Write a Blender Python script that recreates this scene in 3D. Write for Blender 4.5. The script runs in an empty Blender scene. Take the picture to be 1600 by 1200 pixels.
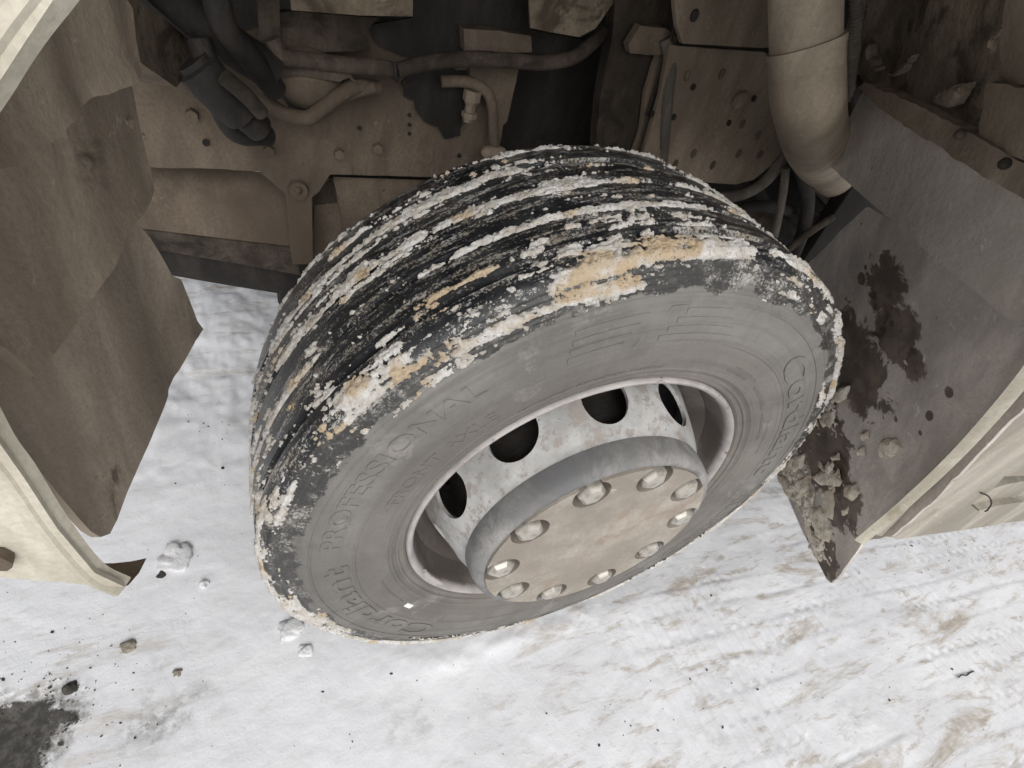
import bpy, bmesh, math, random
import numpy as np
from mathutils import Vector, Matrix

sc = bpy.context.scene
rng = random.Random(7)

# ------------------------------------------------------------------ camera, sky, sun, exposure
F_PX = 829.27                                   # focal length in photo pixels (1600 wide)
AX = ((0.91797, -0.33583, 0.21105),             # camera right
      (-0.08894, -0.69281, -0.71561),           # camera down
      (0.38654, 0.63815, -0.66585))             # camera forward
ZC = 0.497                                      # axle height
CAM = Vector((-0.44234, -0.40450, 0.73590 + ZC))
camd = bpy.data.cameras.new('camera'); cam = bpy.data.objects.new('camera', camd)
sc.collection.objects.link(cam); sc.camera = cam
camd.sensor_fit = 'HORIZONTAL'; camd.sensor_width = 36.0
camd.lens = F_PX / 1600 * 36; camd.clip_start = 0.01; camd.clip_end = 500
r_, d_, f_ = (Vector(a) for a in AX)
cam.matrix_world = Matrix(((r_.x, -d_.x, -f_.x, CAM.x), (r_.y, -d_.y, -f_.y, CAM.y),
                           (r_.z, -d_.z, -f_.z, CAM.z), (0, 0, 0, 1)))
SUN_EL, SUN_AZ = math.radians(40), math.radians(188)     # azimuth measured from +y towards +x
world = bpy.data.worlds.new('World'); sc.world = world; world.use_nodes = True
wn = world.node_tree; wn.nodes.clear()
sky = wn.nodes.new('ShaderNodeTexSky'); sky.sky_type = 'NISHITA'; sky.sun_disc = False
sky.sun_elevation = SUN_EL; sky.sun_rotation = SUN_AZ; sky.dust_density = 4.0; sky.ozone_density = 1.0
hs = wn.nodes.new('ShaderNodeHueSaturation'); hs.inputs['Saturation'].default_value = 0.10
bg = wn.nodes.new('ShaderNodeBackground'); bg.inputs['Strength'].default_value = 0.15
wo = wn.nodes.new('ShaderNodeOutputWorld')
wn.links.new(sky.outputs[0], hs.inputs['Color']); wn.links.new(hs.outputs[0], bg.inputs['Color'])
wn.links.new(bg.outputs[0], wo.inputs['Surface'])
sund = bpy.data.lights.new('sun', 'SUN'); sund.energy = 0.75; sund.angle = math.radians(50)
sund.color = (1.0, 0.97, 0.93)
sun = bpy.data.objects.new('sun', sund); sc.collection.objects.link(sun)
sd = Vector((math.sin(SUN_AZ) * math.cos(SUN_EL), math.cos(SUN_AZ) * math.cos(SUN_EL), math.sin(SUN_EL)))
sun.rotation_euler = sd.to_track_quat('Z', 'Y').to_euler()
sc.view_settings.view_transform = 'Standard'; sc.view_settings.look = 'None'
sc.view_settings.exposure = 0.0; sc.view_settings.gamma = 1.0
sc.view_settings.use_curve_mapping = False
sc.render.engine = 'CYCLES'; sc.cycles.use_denoising = True; sc.cycles.max_bounces = 8
sc.cycles.diffuse_bounces = 5

# ------------------------------------------------------------------ helpers
def ray(u, v):
    return ((u - 800) / F_PX) * r_ + ((v - 600) / F_PX) * d_ + f_
def hit(u, v, P0, n):
    d = ray(u, v); s = (Vector(P0) - CAM).dot(n) / d.dot(n)
    return CAM + d * s
def on_y(u, v, y):
    return hit(u, v, (0, y, 0), Vector((0, 1, 0)))
def plane(P, Q, tilt=0.0):
    """vertical plane through P and Q, leaned by tilt degrees; normal faces the camera"""
    P = Vector(P); Q = Vector(Q); P.z += ZC; Q.z += ZC
    d = (Q - P).normalized(); t = math.radians(tilt)
    n = d.cross(Vector((math.sin(t), 0, math.cos(t)))).normalized()
    if n.dot(CAM - P) < 0: n = -n
    return P, n
def yplane(y, tilt_x=0.0, tilt_z=0.0, at=(0, 0)):
    n = Vector((tilt_x, -1, tilt_z)).normalized()
    return Vector((at[0], y, at[1] + ZC)), n
def off(pl, d):
    return pl[0] + pl[1] * d, pl[1]

def sharpen(bm, ang=35):
    a = math.radians(ang)
    for e in bm.edges:
        if len(e.link_faces) == 2 and e.calc_face_angle(0) > a: e.smooth = False
    for f in bm.faces: f.smooth = True

def obj(name, bm, mat, parent=None, ang=35, origin=None):
    if isinstance(bm, bmesh.types.BMesh):
        sharpen(bm, ang)
        me = bpy.data.meshes.new(name); bm.to_mesh(me); bm.free()
    else: me = bm
    o = bpy.data.objects.new(name, me); sc.collection.objects.link(o)
    if origin is not None:
        me.transform(Matrix.Translation(-Vector(origin))); o.location = origin
    if mat: 
        me.materials.clear(); me.materials.append(mat)
    if parent:
        o.parent = parent
        if origin is None and parent.location.length > 0 and parent.parent is not None:
            pass
    return o
def tag(o, label=None, cat=None, group=None, kind=None):
    for k, v in (('label', label), ('category', cat), ('group', group), ('kind', kind)):
        if v: o[k] = v
    return o

def rag(pts, amp, step, r):
    out = []
    for i, p in enumerate(pts):
        q = pts[(i + 1) % len(pts)]; L = (q - p).length; n = max(1, int(L / step))
        for k in range(n):
            t = k / n; v = p.lerp(q, t)
            j = amp if 0 < k else amp * .5
            out.append(v + Vector((r.uniform(-j, j), r.uniform(-j, j))))
    return out

def panel_bm(px, pl, thick=.004, cut=.03, disp=None, ragged=0.0, rstep=.02, seed=1, dome=None, rim=None):
    P0, n = pl
    u = Vector((0, 0, 1)); u = (u - n * u.dot(n))
    if u.length < .2: u = Vector((1, 0, 0)); u = u - n * u.dot(n)
    u.normalize(); w = n.cross(u)
    p2 = []
    for a, b in px:
        q = hit(a, b, P0, n) - P0; p2.append(Vector((q.dot(w), q.dot(u))))
    if ragged: p2 = rag(p2, ragged, rstep, random.Random(seed))
    bm = bmesh.new()
    f = bm.faces.new([bm.verts.new((p.x, p.y, 0)) for p in p2])
    bm.normal_update()
    if f.normal.z < 0: bmesh.ops.reverse_faces(bm, faces=[f])
    if cut:
        for ax in (0, 1):
            lo = min(p[ax] for p in p2); hi = max(p[ax] for p in p2)
            k = max(1, min(60, int((hi - lo) / cut)))
            for i in range(1, k):
                c = lo + (hi - lo) * i / k; co = [0, 0, 0]; co[ax] = c; no = [0, 0, 0]; no[ax] = 1
                bmesh.ops.bisect_plane(bm, geom=bm.verts[:] + bm.edges[:] + bm.faces[:], dist=1e-6, plane_co=co, plane_no=no)
        bmesh.ops.triangulate(bm, faces=bm.faces[:])
    r = bmesh.ops.extrude_face_region(bm, geom=bm.faces[:])
    for e in r['geom']:
        if isinstance(e, bmesh.types.BMVert): e.co.z -= thick
    # the original faces stay as the front: after extrude_face_region they are the moved ones' twins
    bmesh.ops.recalc_face_normals(bm, faces=bm.faces[:])
    for f in bm.faces: f.tag = abs(f.normal.z) < .5
    for v in bm.verts:
        x, y, z = v.co
        if disp: z += disp(x, y)
        if (dome or rim) and z > -thick * .5:
            dm = 1e9; q = Vector((x, y))
            for k in range(len(p2)):
                s0 = p2[k]; e = p2[(k + 1) % len(p2)] - s0; t = max(0, min(1, (q - s0).dot(e) / max(1e-12, e.dot(e)))); dm = min(dm, (q - s0 - e * t).length)
            if rim: z += rim[0] * math.exp(-(dm / rim[1]) ** 2)
            else: t = min(1, dm / dome[1]); z += dome[0] * math.sqrt(max(0, 1 - (1 - t) ** 2)) * (.55 + .9 * float(fbm(np.array(x * 90 + 40.), np.array(y * 90 + 60.), seed, 3)))
        v.co = P0 + w * x + u * y + n * z
    bmesh.ops.recalc_face_normals(bm, faces=bm.faces[:])
    for f in bm.faces:
        if id(f) and f.tag: f.material_index = 1
    return bm
def panel(name, px, pl, mat, parent, edge=None, **k):
    o = obj(name, panel_bm(px, pl, **k), mat, parent, ang=40); o.data.materials.append(edge or mat)
    return o

def catmull(P, n=8):
    P = [Vector(p) for p in P]; Q = [P[0] * 2 - P[1]] + P + [P[-1] * 2 - P[-2]]; out = []
    for i in range(1, len(Q) - 2):
        a, b, c, d = Q[i - 1:i + 3]
        for k in range(n):
            t = k / n
            out.append(.5 * ((2 * b) + (c - a) * t + (2 * a - 5 * b + 4 * c - d) * t * t + (3 * b - a - 3 * c + d) * t ** 3))
    out.append(P[-1]); return out
def tube_bm(pts, rad, seg=14, n=8, rib=0.0, cap=True, smooth=True):
    P = catmull(pts, n) if smooth else [Vector(p) for p in pts]
    bm = bmesh.new(); rings = []; up = Vector((.3, .2, .9))
    for i, p in enumerate(P):
        t = (P[min(i + 1, len(P) - 1)] - P[max(i - 1, 0)]).normalized()
        a = (up - t * up.dot(t)).normalized(); b = t.cross(a); up = a
        R = rad(i / (len(P) - 1)) if callable(rad) else rad
        if rib and i % 2: R *= 1 - rib
        rings.append([bm.verts.new(p + (a * math.cos(q) + b * math.sin(q)) * R) for q in [2 * math.pi * k / seg for k in range(seg)]])
    for A, B in zip(rings, rings[1:]):
        for k in range(seg): bm.faces.new((A[k], A[(k + 1) % seg], B[(k + 1) % seg], B[k]))
    if cap: bm.faces.new(rings[0][::-1]); bm.faces.new(rings[-1])
    bmesh.ops.recalc_face_normals(bm, faces=bm.faces[:])
    return bm
def tube(name, pts, rad, mat, parent, ang=50, **k):
    return obj(name, tube_bm(pts, rad, **k), mat, parent, ang=ang)
def pxs(*p):
    return [on_y(*q) for q in p]
def lathe_bm(prof, seg=128, closed=False):
    """profile of (r, y) turned about the y axis, local coordinates"""
    bm = bmesh.new(); rings = []
    for r, y in prof:
        rings.append([bm.verts.new((r * math.cos(a), y, r * math.sin(a))) for a in [2 * math.pi * k / seg for k in range(seg)]])
    pairs = list(zip(rings, rings[1:])) + ([(rings[-1], rings[0])] if closed else [])
    for A, B in pairs:
        for k in range(seg): bm.faces.new((A[k], A[(k + 1) % seg], B[(k + 1) % seg], B[k]))
    bmesh.ops.recalc_face_normals(bm, faces=bm.faces[:])
    return bm
def box_bm(lo, hi, bevel=.004, rot=None, about=None):
    bm = bmesh.new(); bmesh.ops.create_cube(bm, size=1)
    for v in bm.verts:
        v.co = Vector([(lo[i] + hi[i]) / 2 + v.co[i] * (hi[i] - lo[i]) for i in range(3)])
    if bevel: bmesh.ops.bevel(bm, geom=bm.edges[:], offset=bevel, segments=2, affect='EDGES', profile=.5)
    if rot:
        c = Vector(about) if about else (Vector(lo) + Vector(hi)) / 2
        bmesh.ops.rotate(bm, verts=bm.verts[:], cent=c, matrix=rot)
    return bm
def cut_holes(bm, cutters):
    a = bpy.data.meshes.new('work'); bm.to_mesh(a); bm.free(); oa = bpy.data.objects.new('work', a); sc.collection.objects.link(oa)
    b = bpy.data.meshes.new('workcut'); cutters.to_mesh(b); cutters.free(); ob = bpy.data.objects.new('workcut', b); sc.collection.objects.link(ob)
    m = oa.modifiers.new('b', 'BOOLEAN'); m.operation = 'DIFFERENCE'; m.object = ob; m.solver = 'EXACT'
    dg = bpy.context.evaluated_depsgraph_get()
    me = bpy.data.meshes.new_from_object(oa.evaluated_get(dg))
    bpy.data.objects.remove(oa); bpy.data.objects.remove(ob)
    out = bmesh.new(); out.from_mesh(me); bpy.data.meshes.remove(me)
    bmesh.ops.dissolve_degenerate(out, dist=1e-6, edges=out.edges[:])
    return out

# value noise, numpy
def vnoise(x, y, seed=0, px=None):
    xi = np.floor(x).astype(np.int64); yi = np.floor(y).astype(np.int64); fx = x - xi; fy = y - yi
    fx = fx * fx * fx * (fx * (fx * 6 - 15) + 10); fy = fy * fy * fy * (fy * (fy * 6 - 15) + 10)
    def h(a, b):
        if px: a = a % px
        n = (a * 374761393 + b * 668265263 + seed * 974634777) & 0xffffffff
        n = ((n ^ (n >> 13)) * 1274126177) & 0xffffffff
        return ((n ^ (n >> 16)) & 0xffff) / 65535.0
    return (h(xi, yi) * (1 - fx) + h(xi + 1, yi) * fx) * (1 - fy) + (h(xi, yi + 1) * (1 - fx) + h(xi + 1, yi + 1) * fx) * fy
def fbm(x, y, seed=0, oct=4, px=None, gain=.5):
    s = 0; a = 1; t = 0
    for o in range(oct):
        s = s + a * vnoise(x * 2 ** o, y * 2 ** o, seed + o * 17, px * 2 ** o if px else None); t += a; a *= gain
    return s / t
def grid_mesh(name, X, Y, Z, keep=None, attrs=None, wrap=False):
    ny, nx = X.shape; idx = np.arange(nx * ny).reshape(ny, nx)
    if wrap: idx = np.concatenate([idx, idx[:, :1]], 1)
    q = np.stack([idx[:-1, :-1], idx[:-1, 1:], idx[1:, 1:], idx[1:, :-1]], -1).reshape(-1, 4)
    V = np.stack([X, Y, Z], -1).reshape(-1, 3)
    if keep is not None:
        k = keep.reshape(-1)[q].any(1); q = q[k]
        used = np.zeros(len(V), bool); used[q.ravel()] = True
        mp = np.cumsum(used) - 1; q = mp[q]; V = V[used]
    else: used = np.ones(len(V), bool)
    me = bpy.data.meshes.new(name)
    me.vertices.add(len(V)); me.vertices.foreach_set('co', V.astype(np.float32).ravel())
    me.loops.add(q.size); me.loops.foreach_set('vertex_index', q.astype(np.int32).ravel())
    me.polygons.add(len(q)); me.polygons.foreach_set('loop_start', np.arange(0, q.size, 4, dtype=np.int32))
    me.polygons.foreach_set('use_smooth', np.ones(len(q), bool))
    for k, a in (attrs or {}).items():
        at = me.attributes.new(k, 'FLOAT', 'POINT'); at.data.foreach_set('value', a.reshape(-1)[used].astype(np.float32))
    me.update(calc_edges=True)
    return me

# ------------------------------------------------------------------ materials
class NT:
    def __init__(s, name):
        s.m = bpy.data.materials.new(name); s.m.use_nodes = True; s.t = s.m.node_tree; s.t.nodes.clear()
        s.b = s.t.nodes.new('ShaderNodeBsdfPrincipled'); o = s.t.nodes.new('ShaderNodeOutputMaterial')
        s.t.links.new(s.b.outputs[0], o.inputs[0]); s.co = s.t.nodes.new('ShaderNodeTexCoord').outputs['Object']
    def link(s, a, b):
        if hasattr(a, 'links') or isinstance(a, bpy.types.NodeSocket): s.t.links.new(a, b)
        else: b.default_value = a
    def noise(s, scale, detail=6, rough=.6, vec=None, dist=0.0):
        n = s.t.nodes.new('ShaderNodeTexNoise'); n.inputs['Scale'].default_value = scale
        n.inputs['Detail'].default_value = detail; n.inputs['Roughness'].default_value = rough; n.inputs['Distortion'].default_value = dist
        s.t.links.new(vec or s.co, n.inputs['Vector']); return n.outputs[0]
    def vec(s, scale=(1, 1, 1), loc=(0, 0, 0), rot=(0, 0, 0), src=None):
        n = s.t.nodes.new('ShaderNodeMapping'); n.inputs['Scale'].default_value = scale; n.inputs['Location'].default_value = loc; n.inputs['Rotation'].default_value = rot
        s.t.links.new(src or s.co, n.inputs['Vector']); return n.outputs[0]
    def ramp(s, a, lo, hi, t0=0.0, t1=1.0):
        n = s.t.nodes.new('ShaderNodeMapRange'); n.interpolation_type = 'SMOOTHSTEP'
        n.inputs['From Min'].default_value = lo; n.inputs['From Max'].default_value = hi; n.inputs['To Min'].default_value = t0; n.inputs['To Max'].default_value = t1
        s.t.links.new(a, n.inputs['Value']); return n.outputs[0]
    def math(s, op, a, b=0.0, c=None):
        n = s.t.nodes.new('ShaderNodeMath'); n.operation = op; s.link(a, n.inputs[0]); s.link(b, n.inputs[1])
        if c is not None: s.link(c, n.inputs[2])
        return n.outputs[0]
    def mix(s, fac, a, b):
        n = s.t.nodes.new('ShaderNodeMix'); n.data_type = 'RGBA'; s.link(fac, n.inputs[0])
        for v, i in ((a, 6), (b, 7)):
            if isinstance(v, bpy.types.NodeSocket): s.t.links.new(v, n.inputs[i])
            else: n.inputs[i].default_value = (*v, 1)
        return n.outputs[2]
    def sep(s, vec=None):
        n = s.t.nodes.new('ShaderNodeSeparateXYZ'); s.t.links.new(vec or s.co, n.inputs[0]); return n.outputs
    def attr(s, name):
        n = s.t.nodes.new('ShaderNodeAttribute'); n.attribute_name = name; return n.outputs['Fac']
    def blob(s, c, rad, soft=.5):
        """soft ball mask around a place, for a stain"""
        n = s.t.nodes.new('ShaderNodeVectorMath'); n.operation = 'DISTANCE'; s.t.links.new(s.co, n.inputs[0]); n.inputs[1].default_value = c
        return s.ramp(n.outputs['Value'], rad * soft, rad, 1, 0)
    def bump(s, h, dist, strength=1.0, prev=None):
        n = s.t.nodes.new('ShaderNodeBump'); n.inputs['Distance'].default_value = dist; n.inputs['Strength'].default_value = strength
        s.t.links.new(h, n.inputs['Height'])
        if prev: s.t.links.new(prev, n.inputs['Normal'])
        return n.outputs[0]
    def out(s, color=None, rough=None, normal=None, metal=None, spec=None):
        for v, k in ((color, 'Base Color'), (rough, 'Roughness'), (normal, 'Normal'), (metal, 'Metallic'), (spec, 'Specular IOR Level')):
            if v is None: continue
            if isinstance(v, bpy.types.NodeSocket): s.t.links.new(v, s.b.inputs[k])
            elif isinstance(v, tuple): s.b.inputs[k].default_value = (*v, 1)
            else: s.b.inputs[k].default_value = v
        return s.m

def dusty(name, c1, c2, dark, rough=.85, scale=6, stain=(.62, .72), bump=.0015, streak=(1, 1, .25), fleck=None, wet=None):
    """road-dirt covered surface: two dust tones in streaks, darker washed spots, fine grain and pale flecks"""
    n = NT(name)
    lo = tuple(c * .80 for c in c1); hi = tuple(c * 1.12 for c in c2)
    base = n.mix(n.ramp(n.noise(scale, 6, .62, n.vec(streak)), .36, .66), lo, hi)
    base = n.mix(n.ramp(n.noise(scale * 3.3, 7, .66, n.vec((1, 1, .35), (2, 5, 1)), .5), .42, .66, 0, .55), base, tuple((p * .55 + q * .45) for p, q in zip(c1, dark)))
    fine = n.noise(170, 4, .7)
    base = n.mix(n.ramp(fine, .35, .75, 0, .4), base, tuple(c * .6 for c in c1))
    pale = n.math('MULTIPLY', n.ramp(n.noise(scale * 6, 8, .72, n.vec(loc=(7, 1, 3)), .3), .60, .68, 0, .55), n.ramp(n.noise(scale * .8, 3, .5, n.vec(loc=(1, 8, 2))), .4, .6))
    base = n.mix(pale, base, tuple(min(.8, c * 1.45) for c in c2))
    st = n.ramp(n.noise(scale * 1.4, 8, .66, dist=.7), stain[0] - .03, stain[1])
    base = n.mix(n.math('MULTIPLY', st, .85), base, dark)
    sp = n.math('MULTIPLY', n.ramp(n.noise(scale * 9, 4, .6, n.vec(loc=(3, 3, 9))), .70, .735, 0, .8), n.ramp(n.noise(scale, 3, .5, n.vec(loc=(4, 0, 6))), .45, .6))
    base = n.mix(sp, base, dark)
    if fleck:
        base = n.mix(n.ramp(n.noise(48, 8, .75), .66, .72), base, fleck)
    if wet:
        for c, rad, soft in wet:
            w = n.ramp(n.math('ADD', n.blob(c, rad * 1.25, 0), n.math('MULTIPLY_ADD', n.noise(16 if rad > .03 else 70, 8, .66, dist=.5), 1.7 if rad > .03 else .8, -.85 if rad > .03 else -.4)), .46, .56)
            base = n.mix(n.math('MULTIPLY', w, .86), base, n.mix(n.ramp(n.noise(24, 7, .66), .42, .62), dark, tuple(c_ * 2.2 for c_ in dark)))
    h = n.math('ADD', n.noise(scale * 5, 6, .65), n.math('MULTIPLY', fine, .35))
    return n.out(base, rough, n.bump(h, bump * 1.6), spec=.25)

M = {}
M['liner'] = dusty('liner_dust', (.255, .205, .155), (.325, .268, .207), (.085, .065, .045), scale=5, fleck=None)
M['liner_dirty'] = dusty('liner_dirty', (.175, .14, .10), (.26, .212, .155), (.06, .045, .032), scale=8, stain=(.52, .62), fleck=(.27, .23, .18), bump=.003)
M['flap'] = dusty('flap_dust', (.33, .272, .212), (.41, .345, .277), (.09, .07, .05), scale=5, stain=(.64, .70))
M['plate'] = dusty('plate_dust', (.52, .465, .41), (.60, .54, .48), (.17, .14, .115), scale=6, stain=(.66, .74))
M['hem'] = dusty('hem_dust', (.42, .37, .29), (.52, .46, .37), (.2, .16, .12), scale=9)
M['rear_flap'] = dusty('rear_flap_dust', (.20, .175, .155), (.25, .225, .20), (.035, .026, .02), scale=5, stain=(.66, .70))
M['chassis'] = dusty('chassis_dust', (.118, .090, .066), (.165, .13, .097), (.05, .038, .03), scale=5, stain=(.66, .74), streak=(1, 1, .6))
M['chassis_pale'] = dusty('chassis_pale_dust', (.225, .177, .131), (.30, .243, .184), (.12, .08, .06), scale=7, stain=(.66, .74))
M['dark'] = dusty('dark_grime_and_shade', (.020, .018, .016), (.04, .034, .03), (.012, .011, .01), scale=9, rough=.7)  # grime on hoses and parts, also painted shade for gaps and holes
M['greasy'] = dusty('greasy_grime', (.05, .039, .030), (.10, .078, .060), (.02, .017, .014), scale=10, stain=(.5, .65))
M['pipe'] = dusty('pipe_dust', (.32, .262, .195), (.41, .345, .265), (.14, .09, .065), scale=6, rough=.55, stain=(.66, .74), streak=(1, 1, .4))
M['conduit'] = dusty('conduit_dust', (.12, .105, .09), (.18, .155, .13), (.05, .04, .035), scale=14)
M['cream'] = dusty('cream_paint', (.50, .46, .37), (.58, .54, .45), (.30, .26, .19), scale=9, rough=.6, stain=(.60, .70), bump=.0006)
M['cream_dirty'] = dusty('cream_paint_dirty', (.31, .28, .235), (.40, .365, .31), (.24, .20, .155), scale=6, rough=.7, stain=(.58, .70), bump=.0006)
M['hub_side'] = dusty('hub_side', (.22, .215, .208), (.28, .272, .262), (.14, .14, .142), scale=10, rough=.6, stain=(.5, .62), bump=.0004)
M['hub_face'] = dusty('hub_face', (.31, .277, .236), (.36, .325, .28), (.25, .195, .155), scale=8, rough=.7, stain=(.54, .66), streak=(1, 1, 1), bump=.0004)
def nut_mat():
    n = NT('nut_zinc'); c = n.mix(n.ramp(n.noise(55, 5, .6), .4, .65), (.43, .405, .36), (.31, .285, .245)); c = n.mix(n.ramp(n.noise(130, 5, .7), .60, .66, 0, .7), c, (.2, .165, .13))
    return n.out(c, .36, n.bump(n.noise(150, 4, .6), .0004), metal=.35, spec=.5)
M['nut'] = nut_mat()
M['sticker'] = NT('sticker').out((.75, .75, .72), .5)
M['body'] = dusty('cab_paint', (.55, .52, .45), (.62, .59, .52), (.35, .31, .25), scale=3, rough=.5)
M['mud_snow'] = dusty('frozen_slush', (.70, .61, .49), (.82, .76, .68), (.46, .36, .26), scale=22, rough=.8, stain=(.56, .66), streak=(1, 1, 1), bump=.002)

def wheel_steel():
    n = NT('wheel_steel'); base = n.mix(n.ramp(n.noise(12, 6, .6), .35, .65), (.33, .325, .315), (.50, .495, .485))
    base = n.mix(n.ramp(n.noise(30, 8, .72), .5, .58, 0, .8), base, (.30, .265, .235))
    base = n.mix(n.ramp(n.noise(110, 5, .7), .58, .66, 0, .7), base, (.22, .20, .185))
    return n.out(base, .55, n.bump(n.noise(70, 6, .6), .0015), spec=.4)
M['steel'] = wheel_steel()
def rim_mat():
    n = NT('rim_silver'); base = n.mix(n.ramp(n.noise(14, 7, .65), .4, .65), (.42, .395, .38), (.30, .275, .26))
    base = n.mix(n.ramp(n.noise(42, 8, .7), .60, .66), base, (.16, .13, .115))
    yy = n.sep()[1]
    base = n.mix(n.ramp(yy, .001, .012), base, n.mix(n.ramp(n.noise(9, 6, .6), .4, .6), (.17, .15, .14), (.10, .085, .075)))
    return n.out(base, .5, n.bump(n.noise(80, 5, .6), .001), spec=.4)
M['rim'] = rim_mat()

def tyre_mat():
    n = NT('tyre_rubber'); x, y, z = n.sep()
    r = n.math('SQRT', n.math('ADD', n.math('MULTIPLY', x, x), n.math('MULTIPLY', z, z)))
    edge = n.math('ADD', r, n.ramp(n.noise(20, 7, .66), .3, .7, -.010, .010))
    side = n.ramp(edge, .4550, .4565, 1, 0)
    dust = n.mix(n.ramp(n.noise(7, 6, .6), .35, .66), (.155, .147, .137), (.205, .197, .185))
    dust = n.mix(n.ramp(r, .36, .40, .75, 0), dust, n.mix(n.ramp(n.noise(9, 6, .6), .38, .62), (.142, .127, .112), (.185, .168, .148)))
    dust = n.mix(n.ramp(n.noise(32, 7, .7), .55, .70, 0, .45), dust, (.12, .112, .104))
    dust = n.mix(n.ramp(n.noise(210, 3, .7), .5, .8, 0, .3), dust, (.09, .085, .08))
    dust = n.mix(n.ramp(n.noise(4.5, 6, .6, n.vec(loc=(3, 7, 2)), .8), .44, .60, 0, .5), dust, (.115, .108, .10))
    dust = n.mix(n.ramp(n.noise(11, 8, .72, n.vec(loc=(9, 1, 2)), .3), .58, .68, 0, .6), dust, (.27, .255, .235))
    ringv = n.t.nodes.new('ShaderNodeCombineXYZ'); n.link(n.math('MULTIPLY', r, 60.0), ringv.inputs[0]); n.link(n.math('MULTIPLY', x, 1.5), ringv.inputs[1]); n.link(n.math('MULTIPLY', z, 1.5), ringv.inputs[2])
    dust = n.mix(n.ramp(n.noise(1.6, 5, .6, ringv.outputs[0]), .50, .66, 0, .4), dust, (.11, .103, .095))
    black = n.mix(n.ramp(n.noise(20, 5, .6), .4, .7), (.010, .011, .013), (.03, .031, .033))
    th = n.math('ARCTAN2', z, x); cyl = n.t.nodes.new('ShaderNodeCombineXYZ'); n.link(n.math('MULTIPLY', th, .5), cyl.inputs[0]); n.link(y, cyl.inputs[1])
    sm1 = n.noise(1, 6, .7, n.vec((9, 62, 1), src=cyl.outputs[0]), .4); sm2 = n.noise(1, 6, .7, n.vec((30, 150, 1), src=cyl.outputs[0]), .3)
    bias = n.math('ADD', n.math('MULTIPLY', sm1, .55), n.math('MULTIPLY', sm2, .45))
    fr = n.ramp(n.math('ADD', n.noise(280, 5, .8), n.math('MULTIPLY_ADD', bias, 1.3, -.65)), .54, .64)
    haze = n.math('MULTIPLY', n.ramp(bias, .48, .68), .16)
    fr = n.math('MAXIMUM', n.math('MULTIPLY', fr, .70), haze)
    black = n.mix(fr, black, n.mix(n.ramp(n.noise(30, 5, .6), .4, .6), (.60, .585, .56), (.46, .41, .33)))
    band = n.ramp(r, .486, .490)
    shoulder = n.mix(n.ramp(n.noise(60, 6, .7), .5, .7, 0, .7), (.036, .035, .033), (.10, .095, .085))
    shoulder = n.mix(n.math('MULTIPLY', n.math('MAXIMUM', fr, n.ramp(n.noise(150, 6, .8), .58, .64)), n.ramp(n.noise(30, 5, .65), .36, .56, .1, .9)), shoulder, (.52, .50, .46))
    black = n.mix(band, shoulder, black)
    col = n.mix(side, black, dust)
    rough = n.math('ADD', n.math('MULTIPLY', side, .5), n.math('ADD', .32, n.math('MULTIPLY', fr, .4)))
    return n.out(col, rough, n.bump(n.noise(180, 5, .65), .0012), spec=.4)
M['tyre'] = tyre_mat()
def letter_mat():
    n = NT('letter_rubber'); dust = n.mix(n.ramp(n.noise(12, 6, .6), .35, .66), (.16, .15, .138), (.215, .205, .19))
    return n.out(dust, .85, n.bump(n.noise(180, 5, .65), .001), spec=.3)
M['letter'] = letter_mat()

def tread_snow():
    n = NT('tread_snow'); tan = n.attr('tan')
    w = n.mix(n.ramp(n.noise(40, 6, .65), .35, .7), (.74, .72, .69), (.52, .47, .40))
    t = n.mix(n.ramp(n.noise(55, 7, .7), .35, .7), (.56, .43, .285), (.60, .505, .385))
    col = n.mix(n.ramp(n.math('ADD', tan, n.math('MULTIPLY_ADD', n.noise(48, 8, .75), 1.1, -.55)), .25, .85), w, t)
    col = n.mix(n.ramp(n.noise(210, 6, .8), .57, .64, 0, .85), col, (.05, .046, .042))
    return n.out(col, .8, n.bump(n.noise(300, 5, .75), .0035), spec=.3)
M['tread_snow'] = tread_snow()

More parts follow.
